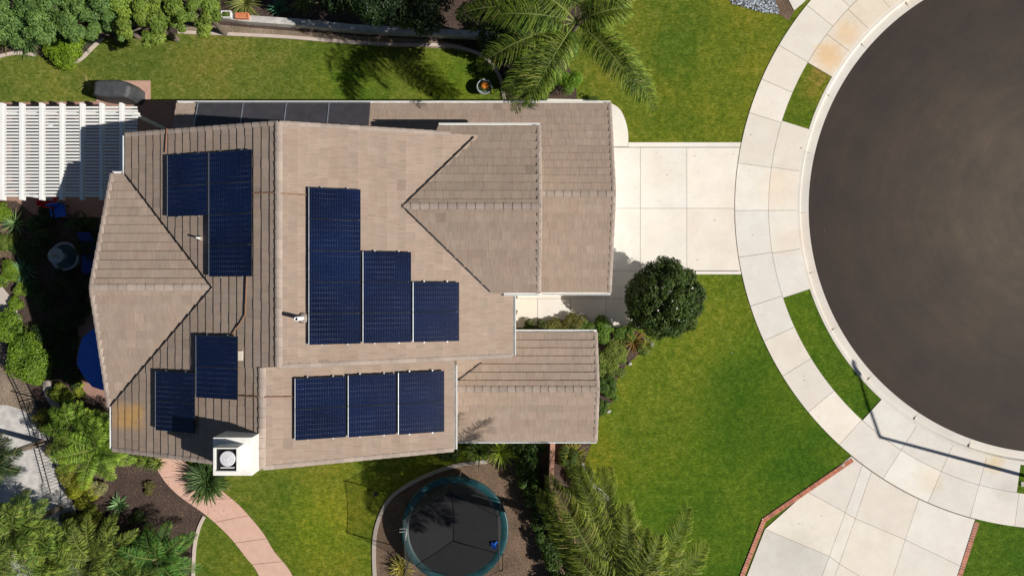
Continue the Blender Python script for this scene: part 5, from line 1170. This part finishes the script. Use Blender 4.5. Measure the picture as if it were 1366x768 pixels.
# garden table under the umbrella
t = thing('garden_table', 'round white garden table under the blue umbrella', 'table', (UC.x - .1, UC.y - 1.9, 0))
tp = Vector(t.location); mb = MB(); mb.lathe(tp, [(.001, .74), (.25, .74), (.25, .71), (.03, .70), (.03, .05), (.2, .02)], 24); mb.build('table_body', M['white'], t)
# sun lounger (blue), house shade put into the cushion colour
LC = P(118, 340, .4); t = thing('sun_lounger', 'blue sun lounger with shade-darkened cushion between the fountain and the house', 'sun lounger', (LC.x, LC.y, 0)); mb = MB()
mb.box((LC.x, LC.y - .2, .33), .58, 1.2, .09); mb.add([(LC.x - .29, LC.y + .4, .34), (LC.x + .29, LC.y + .4, .34), (LC.x + .29, LC.y + .95, .72), (LC.x - .29, LC.y + .95, .72), (LC.x - .29, LC.y + .4, .42), (LC.x + .29, LC.y + .4, .42), (LC.x + .29, LC.y + .95, .80), (LC.x - .29, LC.y + .95, .80)], [(4, 5, 6, 7), (3, 2, 1, 0), (0, 1, 5, 4), (1, 2, 6, 5), (2, 3, 7, 6), (3, 0, 4, 7)]); bevel(mb.build('cushion', plain('shade_darkened_cushion', (.006, .03, .16), .8), t), .02)
mb = MB(); mb.box((LC.x, LC.y, .27), .62, 1.75, .05); mb.build('frame', M['darkmetal'], t)
for sx in (-1, 1):
    for sy in (-1, 1): mb = MB(); mb.box((LC.x + sx * .27, LC.y + sy * .75, .01), .05, .05, .26); mb.build('leg', M['darkmetal'], t)
# child chairs
def kid_chair(px, py, mat, label, rz):
    p = P(px, py, .3); t = thing('garden_chair', label, 'chair', (p.x, p.y, 0)); t.rotation_euler = (0, 0, 0); ca, sa = math.cos(rz), math.sin(rz)
    def T(x, y): return (p.x + x * ca - y * sa, p.y + x * sa + y * ca)
    mb = MB(); q = T(0, 0); mb.box((*q, .38), .50, .50, .05, rz); bevel(mb.build('seat', M[mat], t), .02)
    mb = MB(); a = T(0, .26); mb.box((*a, .40), .50, .06, .50, rz); bevel(mb.build('backrest', M[mat], t), .02)
    for sx in (-1, 1):
        for sy in (-1, 1): mb = MB(); mb.box((*T(sx * .21, sy * .21), .02), .04, .04, .37, rz); mb.build('leg', M['darkmetal'], t)
        mb = MB(); mb.box((*T(sx * .25, .02), .60), .05, .5, .04, rz); mb.build('armrest', M[mat], t)
kid_chair(70, 270, 'red_fab', 'red garden chair at the edge of the pergola', math.radians(80)); kid_chair(82, 282, 'blue_fab', 'blue garden chair beside the red one on the patio', math.radians(10))
# fountain
p = P(88, 342, .3); t = thing('garden_fountain', 'round grey tiered fountain in the shaded garden', 'fountain', (p.x, p.y, 0)); mb = MB()
mb.lathe(p - Vector((0, 0, .3)), [(.50, 0), (.52, .1), (.60, .30), (.62, .42), (.55, .43), (.50, .30), (.001, .26)], 40); mb.build('basin', M['fountain'], t, True)
mb = MB(); mb.lathe((p.x, p.y, .26), [(.001, .1), (.50, .1)], 32); mb.build('water', M['water'], t)
mb = MB(); mb.lathe((p.x, p.y, .2), [(.14, 0), (.09, .3), (.12, .55), (.30, .68), (.34, .78), (.29, .76), (.08, .72), (.06, .9), (.09, 1.0), (.05, 1.12), (.001, 1.15)], 28); mb.build('upper_bowl', M['fountain'], t, True)
# iron fence
t = thing('iron_fence', 'low black iron picket fence along the rough path', 'fence', P(20, 470)); FP = G([(-70, 330), (-20, 410), (18, 468), (48, 530), (68, 590), (84, 650)])
rl = MB(); pk = MB()
for a, b in zip(FP[:-1], FP[1:]):
    a = Vector((*a, 0)); b = Vector((*b, 0)); Ln = (b - a).length; n = int(Ln / .14)
    for z in (.12, .80): rl.bar(a + Vector((0, 0, z)), b + Vector((0, 0, z)), .028, .028)
    for i in range(n): q = a.lerp(b, i / n); pk.bar(q + Vector((0, 0, .05)), q + Vector((0, 0, .92)), .014, .014)
    mb = MB(); mb.box(a, .05, .05, .98); mb.build('post', M['darkmetal'], t)
rl.build('rails', M['darkmetal'], t); pk.build('pickets', M['darkmetal'], t)
# street lamp outside the right edge; its shadow crosses the pavement
q0_ = P(1172, 582); h = 7.6; dl = h / math.tan(SUN_EL); top = q0_ + SUN_DIR2 * dl; sh2 = P(1145, 497)
t = thing('street_lamp', 'tall street lamp whose shadow crosses the pavement at the lower right', 'street lamp', (top.x, top.y, 0))
mb = MB(); mb.tube([(top.x, top.y, 0), (top.x, top.y, h)], [.085, .065], 14); mb.build('pole', M['steel'], t)
arm = Vector((sh2.x - q0_.x, sh2.y - q0_.y, 0)); e = Vector((top.x, top.y, h)) + arm + Vector((0, 0, .0))
mb = MB(); mb.tube([(top.x, top.y, h), e.lerp(Vector((top.x, top.y, h)), .5) + Vector((0, 0, .05)), e], [.055, .045, .04], 8); mb.build('arm', M['steel'], t)
mb = MB(); mb.bar(e + arm.normalized() * -.1, e + arm.normalized() * .5, .30, .14); bevel(mb.build('lamp_head', M['steel'], t), .04)
p = P(1363, 645); mb = MB(); mb.prism([(p.x - .06, p.y - .10), (p.x + .12, p.y - .10), (p.x + .12, p.y + .10), (p.x - .06, p.y + .10)], .0, .05); tag(mb.build('utility_cover', M['stone'], origin=p), 'small white utility cover in the grass strip at the right edge', 'utility cover')
p = P(1124, 620); mb = MB(); mb.lathe(p, [(.001, .05), (.06, .05), (.07, .03), (.07, 0)], 12); tag(mb.build('sprinkler_head', M['stone'], origin=p), 'small sprinkler head at the top of the bent brick edging', 'sprinkler')

mb = MB()
for _ in range(420):
    z_ = random.random()
    if z_ < .35: q = P(random.gauss(250, 45), random.gauss(665, 25)); zz = .012
    elif z_ < .6: q = P(random.gauss(715, 35), random.gauss(700, 45)); zz = .012
    elif z_ < .75: q = P(random.uniform(250, 640), random.gauss(52, 4)); zz = .02
    else: q = P(random.uniform(800, 1100), random.uniform(140, 700)); zz = .02
    t_q = random.choice([(.30, .20, .10), (.22, .15, .06), (.40, .33, .18), (.12, .08, .05)])
    leaves(mb, np.array([[q.x, q.y, zz + .03]]), np.array([[random.uniform(-.6, .6), random.uniform(-.6, .6), 1.0]]), random.uniform(.03, .07), np.array([t_q]), .6)
tag(mb.build('leaf_litter', M['leaf']), 'scattered dry leaves on the beds and lawns', 'leaf litter', kind='stuff')
# ------------------------------------------------------------------ camera, light, world
cam = bpy.data.cameras.new('camera'); co = bpy.data.objects.new('camera', cam); C.objects.link(co); co.location = (0, 0, H); co.rotation_euler = (0, 0, 0)
cam.sensor_width = 36; cam.lens = 36 * F / 1366; cam.clip_end = 3000; bpy.context.scene.camera = co
sl = bpy.data.lights.new('sun', 'SUN'); so = bpy.data.objects.new('sun', sl); C.objects.link(so); sl.energy = 5.0; sl.angle = math.radians(.5); sl.color = (1, .95, .875)
so.rotation_euler = SUN_TO.to_track_quat('Z', 'Y').to_euler(); so.location = SUN_TO * 50
w = bpy.data.worlds.new('World'); bpy.context.scene.world = w; w.use_nodes = True; nt = w.node_tree; bg = nt.nodes['Background']
sk = nt.nodes.new('ShaderNodeTexSky'); sk.sky_type = 'NISHITA'; sk.sun_disc = False; sk.sun_elevation = SUN_EL
sk.sun_rotation = math.atan2(SUN_TO.x, SUN_TO.y); sk.air_density = 1.0; sk.dust_density = .6; sk.ozone_density = 2.6
nt.links.new(sk.outputs[0], bg.inputs[0]); bg.inputs[1].default_value = .036
sc = bpy.context.scene; sc.view_settings.view_transform = 'Standard'; sc.view_settings.look = 'None'; sc.view_settings.exposure = 0
sc.render.engine = 'CYCLES'; sc.render.resolution_x = 1024; sc.render.resolution_y = 575
